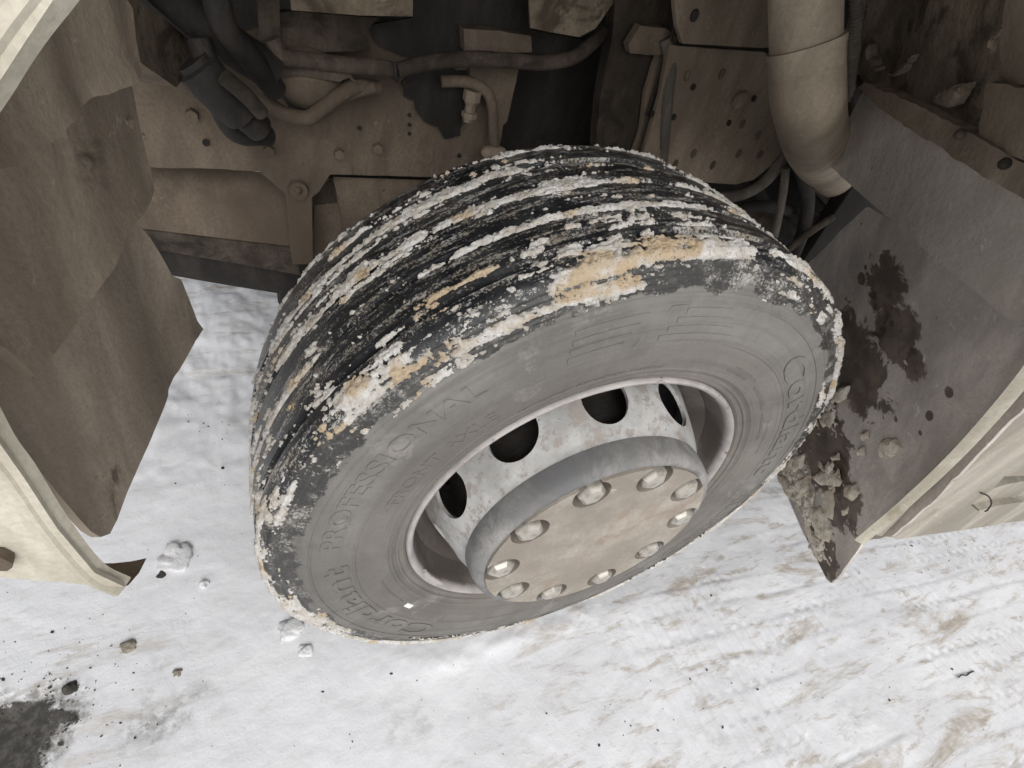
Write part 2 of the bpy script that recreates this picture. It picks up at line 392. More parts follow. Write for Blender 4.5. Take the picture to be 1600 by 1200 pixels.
def ground_mat():
    n = NT('snow_ground')
    w = n.mix(n.ramp(n.noise(3, 6, .6), .35, .7), (.85, .86, .885), (.80, .808, .835))
    # tracked-in brown dirt runs along the driving direction
    sv = n.vec((.55, 2.2, 1), rot=(0, 0, .07))
    zone = n.attr('dirt')
    s1 = n.ramp(n.noise(5.5, 8, .70, sv, .5), .53, .67)
    s2 = n.ramp(n.noise(17, 7, .7, sv, .4), .53, .66)
    d = n.math('MULTIPLY', n.math('MAXIMUM', n.math('MULTIPLY', s1, .80), n.math('MULTIPLY', s2, .60)), zone)
    col = n.mix(d, w, n.mix(n.ramp(n.noise(30, 5, .6), .4, .6), (.42, .35, .27), (.52, .47, .40)))
    gr = n.math('MULTIPLY', n.ramp(n.noise(4.5, 7, .65, n.vec((1, 1.4, 1), (3, 1, 0))), .62, .76, 0, .40), zone)
    col = n.mix(gr, col, (.42, .41, .40))
    sp = n.math('MULTIPLY', n.ramp(n.noise(110, 3, .6), .75, .77), n.ramp(n.noise(4, 3, .6, n.vec(loc=(5, 2, 0))), .45, .62, .1, 1))
    col = n.mix(sp, col, (.07, .06, .05))
    wet = n.attr('asphalt')
    asp = n.mix(n.ramp(n.noise(60, 6, .7), .4, .65), (.06, .057, .053), (.13, .122, .112))
    slush = n.math('MULTIPLY', n.ramp(wet, .02, .4), n.ramp(n.noise(34, 8, .72, n.vec(loc=(2, 6, 1))), .38, .58))
    col = n.mix(n.math('MULTIPLY', slush, .85), col, n.mix(n.ramp(n.noise(90, 5, .7), .4, .6), (.20, .19, .175), (.42, .41, .39)))
    wetn = n.math('ADD', wet, n.math('MULTIPLY_ADD', n.noise(22, 8, .75), 1.5, -.75))
    col = n.mix(n.ramp(wetn, .44, .56), col, asp)
    return n.out(col, n.ramp(wetn, .4, .6, .75, .45), n.bump(n.noise(120, 6, .68), .0012), spec=.3)
M['ground'] = ground_mat()
def far_mat():
    n = NT('far_snow'); w = n.mix(n.ramp(n.noise(.7, 7, .6), .35, .7), (.80, .805, .82), (.72, .72, .735))
    w = n.mix(n.ramp(n.noise(3, 7, .7, n.vec((.5, 2, 1))), .6, .75, 0, .6), w, (.45, .39, .32))
    return n.out(w, .8, n.bump(n.noise(14, 7, .65), .03), spec=.3)
M['far'] = far_mat()
M['lump'] = dusty('snow_lump', (.80, .80, .815), (.74, .74, .75), (.60, .57, .53), scale=14, rough=.8, stain=(.66, .8), bump=.002)

# ------------------------------------------------------------------ ground
def ground_h(X, Y):
    h = .022 * (fbm(X * 1.6 + 9, Y * 1.6 + 4, 3, 4) - .5) + .007 * (fbm(X * 7, Y * 7, 5, 3) - .5) + .0022 * (fbm(X * 45, Y * 45, 8, 3) - .5)
    # lumpy trodden slush under the truck
    lump = np.clip((Y - .45) / .5, 0, 1)
    h += lump * (.05 * (fbm(X * 5 + 2, Y * 5, 21, 5) - .5) + .028 * (fbm(X * 18, Y * 18, 29, 3) - .5))
    # pressed tyre tracks along the driving direction, outboard and behind the wheel
    yy = Y + .07 * X + .02 * (fbm(X * 2, Y * 2, 40, 2) - .5)
    zone = np.clip((X - .05) / .5, 0, 1) * np.clip((.5 - Y) / .2, 0, 1)
    saw = np.mod(yy / .062, 1.0)
    h += zone * .0085 * (np.where(saw < .82, saw * .5, (1 - saw) * 2.3) - .2) * np.clip(fbm(X * 1.7, np.floor(yy / .062) * 3.7, 44, 3) * 4.5 - 2.2, 0, 1)
    blk = np.mod(X / .034 + np.floor(yy / .062) * .37, 1.0)
    h -= zone * .0018 * (np.abs(blk - .5) > .36) * (fbm(X * 2.5, yy * 6, 51, 2) > .52)
    # the track this wheel presses
    t = np.exp(-((Y - .13) / .15) ** 4) * np.clip((X + .15) / .3, 0, 1)
    h -= .012 * t
    # flattened round the contact patch
    c = np.exp(-(X / .22) ** 4 - ((Y - .13) / .2) ** 4); h = h * (1 - c) - .004 * c
    rim = np.exp(-((Y + .022 + .02 * fbm(X * 14, Y * 0, 88, 2)) / .034) ** 2) * np.exp(-((X + .02) / .26) ** 4)
    h += rim * (.002 + .010 * fbm(X * 26, Y * 26, 90, 4))
    return h
def asphalt_mask(X, Y):
    n = fbm(X * 7 + 3, Y * 7 + 5, 71, 5)
    a = np.exp(-(((X + .99) / .17) ** 2 + ((Y - .06) / .12) ** 2))
    b = np.exp(-(((X + .95) / .10) ** 2 + ((Y + .02) / .10) ** 2))
    return np.clip(a * 1.15 + b * .35 + (n - .5) * 1.3 - .25, 0, 1)
xs = np.concatenate([np.linspace(-2.2, -1.15, 90, endpoint=False), np.arange(-1.15, 1.75, .0052), np.linspace(1.76, 3.2, 110)])
ys = np.concatenate([np.linspace(-1.9, -.75, 90, endpoint=False), np.arange(-.75, .62, .0052), np.linspace(.63, 3.2, 210)])
GX, GY = np.meshgrid(xs, ys); GZ = ground_h(GX, GY); asp = asphalt_mask(GX, GY)
GZ -= .009 * np.clip((asp - .2) * 1.6, 0, 1)
edge = np.minimum(np.minimum(GX + 2.2, 3.2 - GX), np.minimum(GY + 1.9, 3.2 - GY)); GZ = GZ * np.clip(edge / .3, 0, 1)
dz = np.clip((GX + .25 + .6 * np.clip(-.12 - GY, 0, .4)) / .5, 0.0, 1) * np.clip((.55 - GY) / .3, .0, 1) + np.clip((GY - .7) / .5, 0, 1) * .9 + .22
dz = np.clip(dz + np.exp(-(((GX + .95) / .22) ** 2 + ((GY - .1) / .25) ** 2)) * .7, 0, 1.1)
gm = grid_mesh('snow_ground', GX, GY, GZ, attrs={'asphalt': asp, 'dirt': dz})
tag(obj('snow_ground', gm, M['ground']), 'packed white snow with brown slush tracks under the truck', kind='structure')
bm = bmesh.new()
ring_o = [(-120, -120), (120, -120), (120, 120), (-120, 120)]; ring_i = [(-2.2, -1.9), (3.2, -1.9), (3.2, 3.2), (-2.2, 3.2)]
vo = [bm.verts.new((*p, 0)) for p in ring_o]; vi = [bm.verts.new((*p, 0)) for p in ring_i]
for i in range(4): bm.faces.new((vo[i], vo[(i + 1) % 4], vi[(i + 1) % 4], vi[i]))
tag(obj('snowfield', bm, M['far']), 'flat snow covered yard around the truck', kind='structure')

# ------------------------------------------------------------------ truck
truck = bpy.data.objects.new('truck', None); sc.collection.objects.link(truck)
tag(truck, 'dirty cream truck with its open front wheel arch and wheel in the snow', 'truck')

# ---- wheel
wheel = bpy.data.objects.new('front_wheel', None); sc.collection.objects.link(wheel)
wheel.parent = truck; wheel.location = (0, 0, ZC)
def wpart(name, bm, mat, ang=35): return obj(name, bm, mat, wheel, ang)

# tyre: sidewall with rings and ribbed shoulder, four tread grooves
S = []   # (r, y) from the outer bead over the tread to the inner bead
S += [(.2985, .010), (.2995, .002), (.304, -.003), (.311, -.005), (.3125, -.0075), (.316, -.0085), (.3175, -.007), (.322, -.0095),
      (.3235, -.0115), (.327, -.0125), (.3285, -.0112), (.340, -.0145), (.360, -.0172), (.3765, -.0185), (.3780, -.0200), (.3800, -.0200), (.3815, -.0188),
      (.400, -.0192), (.420, -.0186), (.437, -.0166), (.4375, -.0180), (.4395, -.0180), (.441, -.0162)]
r0, y0, r1, y1 = .446, -.0155, .4885, -.0055
for k in range(13):
    t = k / 12; S.append((r0 + (r1 - r0) * t + .0, y0 + (y1 - y0) * t ** 1.5 + (.0011 if k % 2 else 0)))
S += [(.4955, -.0005), (.4995, .008)]
def crown(y): return .506 - .0045 * (abs(y - .135) / .135) ** 2.4
GRV = (.030, .091, .153, .215)
tread = [(y, 0) for y in np.linspace(.03, .24, 22)]
ys_t = []
for g in GRV: ys_t += [(g - .0075, 0), (g - .0045, .011), (g + .0045, .011), (g + .0075, 0)]
fill = [(y, 0) for y in np.linspace(.016, .25, 25) if all(abs(y - g) > .009 for g in GRV)]
for y, d in sorted(ys_t + fill): S.append((crown(y) - d, y))
S += [(.5015, .262), (.4995, .275), (.4955, .285), (.488, .291), (.46, .299), (.42, .304), (.38, .303), (.34, .296), (.31, .286), (.2985, .274)]
ty = wpart('tyre', lathe_bm(S, 288), M['tyre'], 30)
# fine wear sipes along the groove edges are left to the material

# rim: flange, well and drop centre
rim_prof = [(.2975, .016), (.2990, .008), (.2990, .001), (.2975, -.0035), (.2945, -.0050), (.2905, -.0030), (.2875, .003), (.2850, .012), (.2830, .026), (.2805, .045),
            (.274, .060), (.262, .074), (.258, .10), (.262, .16), (.276, .20), (.284, .235), (.292, .255), (.2985, .262), (.2985, .258), (.288, .24), (.270, .19), (.252, .15), (.250, .09), (.262, .068), (.276, .05)]
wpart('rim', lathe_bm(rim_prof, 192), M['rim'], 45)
# disc with ten hand holes
disc_prof = [(.257, .098), (.252, .080), (.246, .060), (.239, .036), (.231, .012), (.223, -.008), (.2165, -.020), (.213, -.027), (.212, -.031), (.205, -.031), (.206, -.026), (.2105, -.018), (.217, -.006), (.225, .014), (.233, .038), (.240, .062), (.246, .082), (.250, .100)]
db = lathe_bm(disc_prof, 160, closed=True)
cb = bmesh.new()
for k in range(10):
    a = math.radians(95 + 36 * k)
    m = Matrix.Translation((.235 * math.cos(a), .030, .235 * math.sin(a))) @ Vector((math.cos(a), -.32, math.sin(a))).to_track_quat('Z', 'Y').to_matrix().to_4x4()
    bmesh.ops.create_cone(cb, cap_ends=True, segments=36, radius1=.0370, radius2=.0370, depth=.11, matrix=m @ Matrix.Diagonal((1, 1.12, 1, 1)))
wpart('wheel_disc', cut_holes(db, cb), M['steel'], 35)
# dark brake drum seen through the hand holes
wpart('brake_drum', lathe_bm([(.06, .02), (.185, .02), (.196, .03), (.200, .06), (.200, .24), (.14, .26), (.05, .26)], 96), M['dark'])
# hub: grey side and brown face with ten nut pockets
HB = -.0745
hb = lathe_bm([(.150, -.030), (.2135, -.030), (.2140, -.036), (.2125, -.050), (.2105, -.060), (.2055, -.0705), (.1995, -.0735), (.150, -.0738)], 160)
wpart('hub_ring', lathe_bm([(.204, -.030), (.2125, -.0315), (.2128, -.036), (.2115, -.050), (.2095, -.060), (.2050, -.0695), (.1985, -.0725), (.1935, -.0715), (.192, -.066), (.19, -.04), (.204, -.030)], 160), M['hub_side'], 60)
fb = bmesh.new(); bmesh.ops.create_cone(fb, cap_ends=True, segments=128, radius1=.1945, radius2=.193, depth=.030, matrix=Matrix.Translation((0, HB + .0135, 0)) @ Matrix.Rotation(math.radians(90), 4, 'X'))
cb = bmesh.new()
NUT_A0 = 113.29
for k in range(10):
    a = math.radians(NUT_A0 - 36 * k)
    bmesh.ops.create_cone(cb, cap_ends=True, segments=40, radius1=.0300, radius2=.0300, depth=.05, matrix=Matrix.Translation((.1675 * math.cos(a), HB + .010, .1675 * math.sin(a))) @ Matrix.Rotation(math.radians(90), 4, 'X'))
wpart('hub_face', cut_holes(fb, cb), M['hub_face'], 35)
wpart('hub_back', lathe_bm([(.0005, -.0490), (.19, -.0490), (.19, -.02)], 64), M['greasy'])
nb = bmesh.new()
hexr = .0228
prof = [(hexr, .0), (hexr, -.021), (hexr * .93, -.0245), (.0150, -.0295), (.0001, -.0300)]
rings = []
for r, y in prof:
    rings.append([nb.verts.new((r * math.cos(q), y, r * math.sin(q))) for q in [math.pi / 3 * k for k in range(6)]])
for A, B in zip(rings, rings[1:]):
    for k in range(6): nb.faces.new((A[k], A[(k + 1) % 6], B[(k + 1) % 6], B[k]))
bmesh.ops.bevel(nb, geom=[e for e in nb.edges if e.calc_length() > .008], offset=.0008, segments=1, affect='EDGES')
bmesh.ops.recalc_face_normals(nb, faces=nb.faces[:])
wash = lathe_bm([(.001, -.0005), (.0225, -.0005), (.0225, -.004), (.017, -.005)], 32)
wm = bpy.data.meshes.new('wash'); wash.to_mesh(wm); wash.free(); nb.from_mesh(wm); bpy.data.meshes.remove(wm)
nut0 = wpart('wheel_nut', nb, M['nut'], 14)
nut0.name = 'wheel_nut'
for k in range(10):
    a = math.radians(NUT_A0 - 36 * k)
    o = nut0 if k == 0 else nut0.copy()
    if k: sc.collection.objects.link(o); o.parent = wheel
    o.location = (.1675 * math.cos(a), -.0520, .1675 * math.sin(a)); o.rotation_euler = (rng.uniform(-.05, .05), rng.uniform(0, 6.28), rng.uniform(-.05, .05))

# raised lettering on the sidewall
SW = sorted([(r, y) for r, y in S if y < 0 and r < .447])
SWr = np.array([p[0] for p in SW]); SWy = np.array([p[1] for p in SW])
def side_y(r): return float(np.interp(r, SWr, SWy))
def arc_text(txt, a0, a1, rin, height, name, lift=.0009, bold=.0, shear=0.0):
    cu = bpy.data.curves.new('t', 'FONT'); cu.body = txt; cu.size = 1; cu.extrude = 0; cu.offset = bold; cu.shear = shear; cu.resolution_u = 3
    to = bpy.data.objects.new('t', cu); sc.collection.objects.link(to)
    dg = bpy.context.evaluated_depsgraph_get(); me = bpy.data.meshes.new_from_object(to.evaluated_get(dg)); bpy.data.objects.remove(to)
    b = bmesh.new(); b.from_mesh(me); bpy.data.meshes.remove(me)
    xs_ = [v.co.x for v in b.verts]; ys_ = [v.co.y for v in b.verts]; x0, x1 = min(xs_), max(xs_); yb, yt = min(ys_), max(ys_)
    bmesh.ops.triangulate(b, faces=b.faces[:])
    for i in range(1, 40):
        c = x0 + (x1 - x0) * i / 40
        bmesh.ops.bisect_plane(b, geom=b.verts[:] + b.edges[:] + b.faces[:], dist=1e-6, plane_co=(c, 0, 0), plane_no=(1, 0, 0))
    r = bmesh.ops.extrude_face_region(b, geom=b.faces[:])
    top = {e for e in r['geom'] if isinstance(e, bmesh.types.BMVert)}
    for v in b.verts:
        rr = rin + (v.co.y - yb) / (yt - yb) * height; a = math.radians(a0 + (v.co.x - x0) / (x1 - x0) * (a1 - a0))
        y = side_y(rr) - (lift if v in top else -.001)
        v.co = (rr * math.cos(a), y, rr * math.sin(a))
    bmesh.ops.recalc_face_normals(b, faces=b.faces[:])
    return wpart(name, b, M['tyre'], 30)
arc_text('Cordiant', 236, 181, .386, .041, 'raised_lettering', bold=.03, lift=.0019)
arc_text('PROFESSIONAL', 174, 126, .401, .026, 'raised_lettering', bold=.015, lift=.0012)
arc_text('FRONT AXLE', 159.5, 127.5, .345, .018, 'raised_lettering', lift=.0008)
arc_text('Cordiant', 54, 1, .386, .041, 'raised_lettering', bold=.03, lift=.0019)
arc_text('PROFESSIONAL', -8, -56, .401, .026, 'raised_lettering', bold=.02)
def arc_bar(b, a0, a1, r0, r1, lift=.0009, skew=0.0, n=10):
    vs = []
    for i in range(n + 1):
        for rr, sk in ((r0, 0), (r1, skew)):
            a = math.radians(a0 + (a1 - a0) * i / n + sk)
            vs.append([b.verts.new((rr * math.cos(a), side_y(rr) - l, rr * math.sin(a))) for l in (lift, -.001)])
    for i in range(n):
        A, B, C, D = vs[2 * i], vs[2 * i + 1], vs[2 * i + 3], vs[2 * i + 2]
        b.faces.new((A[0], B[0], C[0], D[0])); b.faces.new((A[0], D[0], D[1], A[1])); b.faces.new((B[0], B[1], C[1], C[0]))
    for s in (0, n):
        A, B = vs[2 * s], vs[2 * s + 1]; b.faces.new((A[0], A[1], B[1], B[0]))
# striped emblem either side of a slash, at the top of the wheel
b = bmesh.new()
for k in range(4):
    r = .386 + k * .0125; arc_bar(b, 112 - k * .6, 101.5 - k * 1.2, r, r + .008); arc_bar(b, 94.5 - k * 1.2, 77 + k * 1.5, r, r + .008)
arc_bar(b, 99.5, 96.5, .383, .436, skew=-5.5, n=3)
bmesh.ops.recalc_face_normals(b, faces=b.faces[:]); wpart('sidewall_emblem', b, M['tyre'])
# illegible small moulded lines
for (a0, a1, r) in ((124, 112, .3295), (110, 99, .331), (97, 88, .331), (68, 58, .338), (66, 54, .3475), (52, 38, .340), (36, 22, .340), (30, 14, .352), (212, 196, .345)):
    b = bmesh.new(); rr = random.Random(int(a0 * 7)); a = a0
    while a > a1:
        w = rr.uniform(.35, 1.0); arc_bar(b, a, a - w, r, r + rr.uniform(.003, .0052), lift=.0008, n=1); a -= w + rr.uniform(.15, .5)
    bmesh.ops.recalc_face_normals(b, faces=b.faces[:]); wpart('moulded_small_print', b, M['tyre'])
b = bmesh.new(); arc_bar(b, 217.8, 214.6, .3455, .3545, lift=.0012, n=3); bmesh.ops.recalc_face_normals(b, faces=b.faces[:]); wpart('white_sticker', b, M['sticker'])
# clip-on balance weight at the lower left of the rim
b = tube_bm([(.2865 * math.cos(q), -.001, .2865 * math.sin(q)) for q in [math.radians(d) for d in range(205, 220, 2)]], .0045, seg=8, n=2)
wpart('balance_weight', b, M['rim'])

# ---- snow packed on the tread
NT_, NS_ = 2800, 350
prof = np.array([(r, y) for r, y in S if r > .447]); keepi = np.where((prof[:, 1] < .30))[0]; prof = prof[keepi]
# smooth carrier without grooves
car = [(.449, -.0153), (.468, -.0125), (.484, -.0075), (.4955, -.0005), (.4995, .008), (.5015, .022)] + [(crown(y), y) for y in np.linspace(.03, .25, 12)] + [(.5015, .262), (.4995, .275), (.4955, .285), (.485, .292)]
car = np.array(car); L = np.concatenate([[0], np.cumsum(np.hypot(*np.diff(car, axis=0).T))])
s = np.linspace(0, L[-1], NS_); R_ = np.interp(s, L, car[:, 0]); Y_ = np.interp(s, L, car[:, 1])
nr = np.gradient(Y_, s); nyv = -np.gradient(R_, s)
th = np.arange(NT_) / NT_ * 2 * np.pi; TH, SS = np.meshgrid(th, s); RR = R_[:, None] + 0 * TH; YY = Y_[:, None] + 0 * TH
per = 24; tx = TH / (2 * np.pi)
arc = TH * .5
big = fbm(tx * per, SS * 9, 1, 4, px=per)                 # patches
streak = fbm(tx * 24, SS * 85, 2, 4, px=24)              # smeared along the rolling direction
grain = fbm(tx * 560, SS * 180, 3, 3, px=560, gain=.65)  # crystals
clump = fbm(tx * 100, SS * 62, 4, 4, px=100, gain=.62)
cover = .60 * (big - .5) + 1.05 * (streak - .5) + .70 * (clump - .5) + .46 * (grain - .5) - .238
gro = np.zeros_like(cover); inner = np.zeros_like(cover)
for g in GRV:
    gn = vnoise(tx * 18, 0 * TH + g * 100, 9, 18); wob = .003 * (fbm(tx * 90, 0 * TH + g * 30, 12, 3, px=90) - .5)
    gro = np.maximum(gro, (.35 if g < .05 else 1.0) * np.exp(-((YY - g + wob) / .0068) ** 2) * np.clip(gn * 2.2 - .35, 0, 1))
cover += .42 * gro
cover += .20 * np.exp(-((YY - .001) / .017) ** 2) * (.95 + 1.0 * fbm(tx * 20, 0 * TH, 31, 2, px=20))      # shoulder crust
cover += .16 * np.exp(-((YY - .28) / .012) ** 2)
cover -= .13 * np.clip((.484 - RR) / .01, 0, 1)                                                       # ribbed band stays mostly bare
cover -= np.where((YY > .062) & (YY < .098), .06, 0) * (big < .5)
deg = np.degrees(TH)
def win(c, w, y0, wy): return np.exp(-((deg - c) / w) ** 2 - ((YY - y0) / wy) ** 2)
bare = win(78, 9, .035, .013) + win(70, 12, .075, .02) + .8 * win(76, 10, .14, .018) + .7 * win(66, 14, .185, .02) + .9 * win(124, 9, .026, .006) + .8 * win(117, 8, .178, .014) + .7 * win(112, 10, .12, .014) + .6 * win(140, 9, .085, .014) + .6 * win(104, 7, .205, .01)
cover -= .26 * bare
heavy = .50 * win(101, 12, .008, .016) + .95 * win(123.5, 6, .044, .020) + .8 * win(113, 3, .042, .01) + .8 * win(91, 4, .004, .014) + .9 * win(90, 6, .137 + .0032 * (deg - 90), .008) + .6 * win(96, 7, .048, .008) + .7 * win(84, 3, .006, .02) + .6 * win(139, 5, .004, .014) + .5 * win(104, 6, .075, .012) + .5 * win(78, 16, .105, .006)
cover += .25 * heavy
tan = np.clip(1.15 * (win(101, 13, .008, .020) + win(123.5, 6.5, .044, .024) + .85 * win(132, 3.5, -.002, .014) + .8 * win(139, 3, .005, .012) + .75 * win(147, 3, -.002, .012) + .6 * win(126, 2.5, .018, .008) + .6 * win(92, 7, .049, .008)) + (fbm(tx * 70, SS * 34, 61, 4, px=70) - .5) * 3.0 - .08, 0, 1)
hgt = np.clip(cover, -.05, .5)
thick = .0003 + .0085 * np.clip(hgt, 0, .35) * (1 - .45 * gro) + .0030 * np.clip(grain - .35, 0, 1) * np.clip(hgt / .10, 0, 1) + .002 * heavy * (hgt > 0) + .004 * np.clip(clump - .42, 0, 1) * np.clip(hgt / .1, 0, 1)
thick = np.where(hgt > 0, thick, -.0012)
RX = RR + nr[:, None] * thick; YX = YY + nyv[:, None] * thick
ok = (hgt > -.004) & ((RX * np.sin(TH) + ZC) > .004)
sm = grid_mesh('packed_snow', RX * np.cos(TH), YX, RX * np.sin(TH), keep=ok, attrs={'tan': tan}, wrap=True)
o = obj('packed_snow', sm, M['tread_snow']); o.location = (0, 0, ZC)
tag(o, 'white and tan snow packed on the black tyre tread', 'snow', kind='stuff')


# ------------------------------------------------------------------ truck body round the wheel
def tp(name, bm, mat, ang=40): return obj(name, bm, mat, truck, ang)
def empty_part(name):
    o = bpy.data.objects.new(name, None); sc.collection.objects.link(o); o.parent = truck; return o
NZ = lambda sx, sy, a, sd: (lambda x, y: a * 2 * (float(fbm(np.array(x * sx + 31.0), np.array(y * sy + 17.0), sd, 3)) - .5))

# ---- front wheel-arch liner and mud flap (left of the picture)
LF = plane((-.56, .28, .2), (-.625, -.02, .2))
def fold(cs, w, a):   # vertical corrugations at in-plane positions
    return lambda x, y: sum(h * math.exp(-((x - c) / w) ** 2) for c, h in cs) + a * 2 * (float(fbm(np.array(x * 9 + 3.), np.array(y * 6 + 8.), 77, 3)) - .5)
mf = panel('mud_flap', [(198, 330), (232, 372), (262, 430), (276, 436), (303, 500), (314, 514), (298, 532), (276, 590), (232, 690), (196, 770), (181, 812), (170, 834), (155, 839), (140, 830), (95, 780), (30, 705), (-60, 610), (-90, 520), (0, 470)], LF, M['flap'], truck, edge=M['hem'],
      thick=.006, cut=.016, rim=(.002, .006), disp=fold([(-.22, .003), (-.10, -.003), (.02, .003), (.09, -.002)], .03, .0022), ragged=.0006, rstep=.02, seed=3)
panel('liner_panel', [(240, 297), (234, 262), (216, 190), (204, 120), (150, 110), (60, 160), (0, 210), (-80, 300), (-100, 480), (0, 545), (30, 573), (46, 588), (60, 572), (110, 508), (170, 410), (206, 345)], off(LF, .026), M['liner'], truck, edge=M['hem'],
      thick=.007, cut=.016, rim=(.0035, .007), disp=fold([(-.02, .004), (.06, -.003), (.12, .003), (.2, .003)], .025, .0022), ragged=.0005, rstep=.02, seed=5)
panel('liner_panel', [(214, 112), (206, 60), (205, -60), (60, -60), (-40, 120), (-60, 270), (16, 258), (30, 243), (85, 214), (100, 194), (140, 172), (158, 152)], off(LF, .052), M['liner'], truck, edge=M['hem'],
      thick=.007, cut=.014, rim=(.0035, .007), disp=fold([(-.02, -.010), (.03, .007), (.075, -.008), (.14, .006), (.20, -.006)], .018, .003), ragged=.0005, rstep=.02, seed=6)
# caked dirt and a torn scrap on the liner
for px in ([(92, 200), (100, 192), (108, 205), (106, 220), (97, 216)], [(78, 222), (86, 226), (91, 246), (82, 240)], [(124, 240), (138, 240), (144, 256), (136, 268), (128, 255)], [(196, 186), (208, 184), (211, 196), (200, 198)], [(168, 140), (174, 137), (176, 143), (169, 146)]):
    panel('dried_mud_cake', px, off(LF, .028), M['liner'], truck, thick=.003, cut=.004, ragged=.0025, rstep=.004, dome=(.002, .006))
# strut behind the flap
tube('flap_strut', [hit(10, 690, *off(LF, -.05)), hit(45, 745, *off(LF, -.05)), hit(74, 778, *off(LF, -.05))], .012, M['greasy'], truck, n=4)

# ---- fender: one pressed skin with the arch cut in it (lip strip, outer skin, cab side above)
YL = -.125
def lipline(pts, n=10): return [p for p in catmull(pts, n)]
left = [on_y(u, v, YL) for u, v in ((196, 917), (150, 893), (92, 822), (40, 742), (0, 686), (-60, 560), (-90, 400), (-60, 240), (0, 132), (45, 62), (93, 0), (150, -75), (230, -150))]
top = [Vector((-.35, -.165, .88 + ZC)), Vector((-.2, -.175, .94 + ZC)), Vector((-.02, -.18, .95 + ZC)), Vector((.16, -.18, .90 + ZC)), Vector((.30, -.18, .80 + ZC))]
YR = -.198
right = [on_y(u, v, YR) for u, v in ((1720, 430), (1600, 592), (1500, 706), (1420, 782), (1342, 848))]
arch = catmull(left + top + right, 8)
def sweep_strip(path, depth_in, thick, flare):
    """rolled edge of the fender: runs along the arch, turned inwards"""
    bm = bmesh.new(); rings = []
    C = Vector((0, 0, ZC + .15))
    for i, p in enumerate(path):
        t = (path[min(i + 1, len(path) - 1)] - path[max(i - 1, 0)]).normalized()
        o = Vector((t.z, 0, -t.x)).normalized()
        if o.dot(p - C) < 0: o = -o
        Y = Vector((0, 1, 0))
        sec = [(-.004, flare), (-.006, flare * .55), (-.002, flare * .15), (.000, 0), (depth_in, -.004), (depth_in, thick * .4), (.006, thick), (.002, thick + .004), (-.001, flare)]
        rings.append([bm.verts.new(p + Y * a + o * b) for a, b in sec])
    for A, B in zip(rings, rings[1:]):
        for k in range(len(A)):
            k2 = (k + 1) % len(A); bm.faces.new((A[k], A[k2], B[k2], B[k]))
    bm.faces.new(rings[0][::-1]); bm.faces.new(rings[-1])
    bmesh.ops.recalc_face_normals(bm, faces=bm.faces[:])
    return bm
nl = len(left) * 8
fender = empty_part('fender')
obj('arch_lip', sweep_strip(arch, .007, .003, .010), M['cream'], fender, ang=50)
# outer skin: from the lip outwards to the cab outline
def skin_bm(path, outer, thick=.004, n=6, push=lambda t: 0.0):
    bm = bmesh.new(); R = []
    for p, q in zip(path, outer):
        R.append([bm.verts.new(p.lerp(q, k / n) + Vector((0, push(k / n), 0))) for k in range(n + 1)])
    for A, B in zip(R, R[1:]):
        for k in range(n): bm.faces.new((A[k], A[k + 1], B[k + 1], B[k]))
    bmesh.ops.recalc_face_normals(bm, faces=bm.faces[:])
    bmesh.ops.solidify(bm, geom=bm.faces[:], thickness=thick)
    bmesh.ops.recalc_face_normals(bm, faces=bm.faces[:])
    return bm
la = arch[:nl + 1]
C = Vector((0, 0, ZC))
# left: the skin between the lip and the bumper corner, runs forward and wraps away
out_l = []
for i, p in enumerate(la):
    o = Vector((p.x, 0, p.z - ZC - .25)).normalized()
    out_l.append(Vector((min(-.80 + .02 * i / nl, p.x - .10), p.y - .01, p.z + .004 + max(0, (i - nl * .5) / nl) * .9)))
for p, q in zip(la, out_l):
    if p.z < on_y(0, 880, YL).z + .0: q.z = p.z
panel('fender_skin', [(194, 917), (150, 916), (100, 912), (0, 904), (-150, 896), (-330, 880), (-420, 500), (-330, 60), (-150, -120), (60, -120), (90, -10), (43, 60), (-3, 131), (-62, 240), (-92, 400), (-62, 562), (-2, 690), (38, 746), (90, 826), (148, 896)], yplane(YL - .004), M['cream'], fender, thick=.004, cut=.05, disp=NZ(4, 4, .002, 3))
panel('step_bracket', [(-60, 866), (2, 871), (18, 880), (20, 887), (10, 892), (-60, 894)], yplane(YL - .012), M['chassis'], fender, thick=.008, cut=.02, ragged=.001)
ta = arch[nl:nl + len(top) * 8 + 1]
out_t = [Vector((p.x * 1.6 - .1, -.20, 2.0 + ZC)) for p in ta]
obj('cab_side', skin_bm([p + Vector((0, -.003, 0)) for p in ta], out_t), M['body'], fender)
# return flange at the foot of the left lip
fo = on_y(196, 917, YL); fi = on_y(228, 873, YL + .055)
bm = bmesh.new()
seq = [(on_y(140, 886, YL), on_y(150, 880, YL + .05)), (on_y(170, 906, YL), on_y(178, 880, YL + .05)), (on_y(188, 916, YL), on_y(205, 877, YL + .052)), (on_y(200, 915, YL), on_y(229, 872, YL + .058))]
vv = [[bm.verts.new(a), bm.verts.new(a.lerp(b, .5) + Vector((0, 0, -.004))), bm.verts.new(b)] for a, b in seq]
for A, B in zip(vv, vv[1:]):
    for k in range(2): bm.faces.new((A[k], A[k + 1], B[k + 1], B[k]))
bmesh.ops.solidify(bm, geom=bm.faces[:], thickness=.004); bmesh.ops.recalc_face_normals(bm, faces=bm.faces[:])
obj('fender_return', bm, M['liner'], fender)
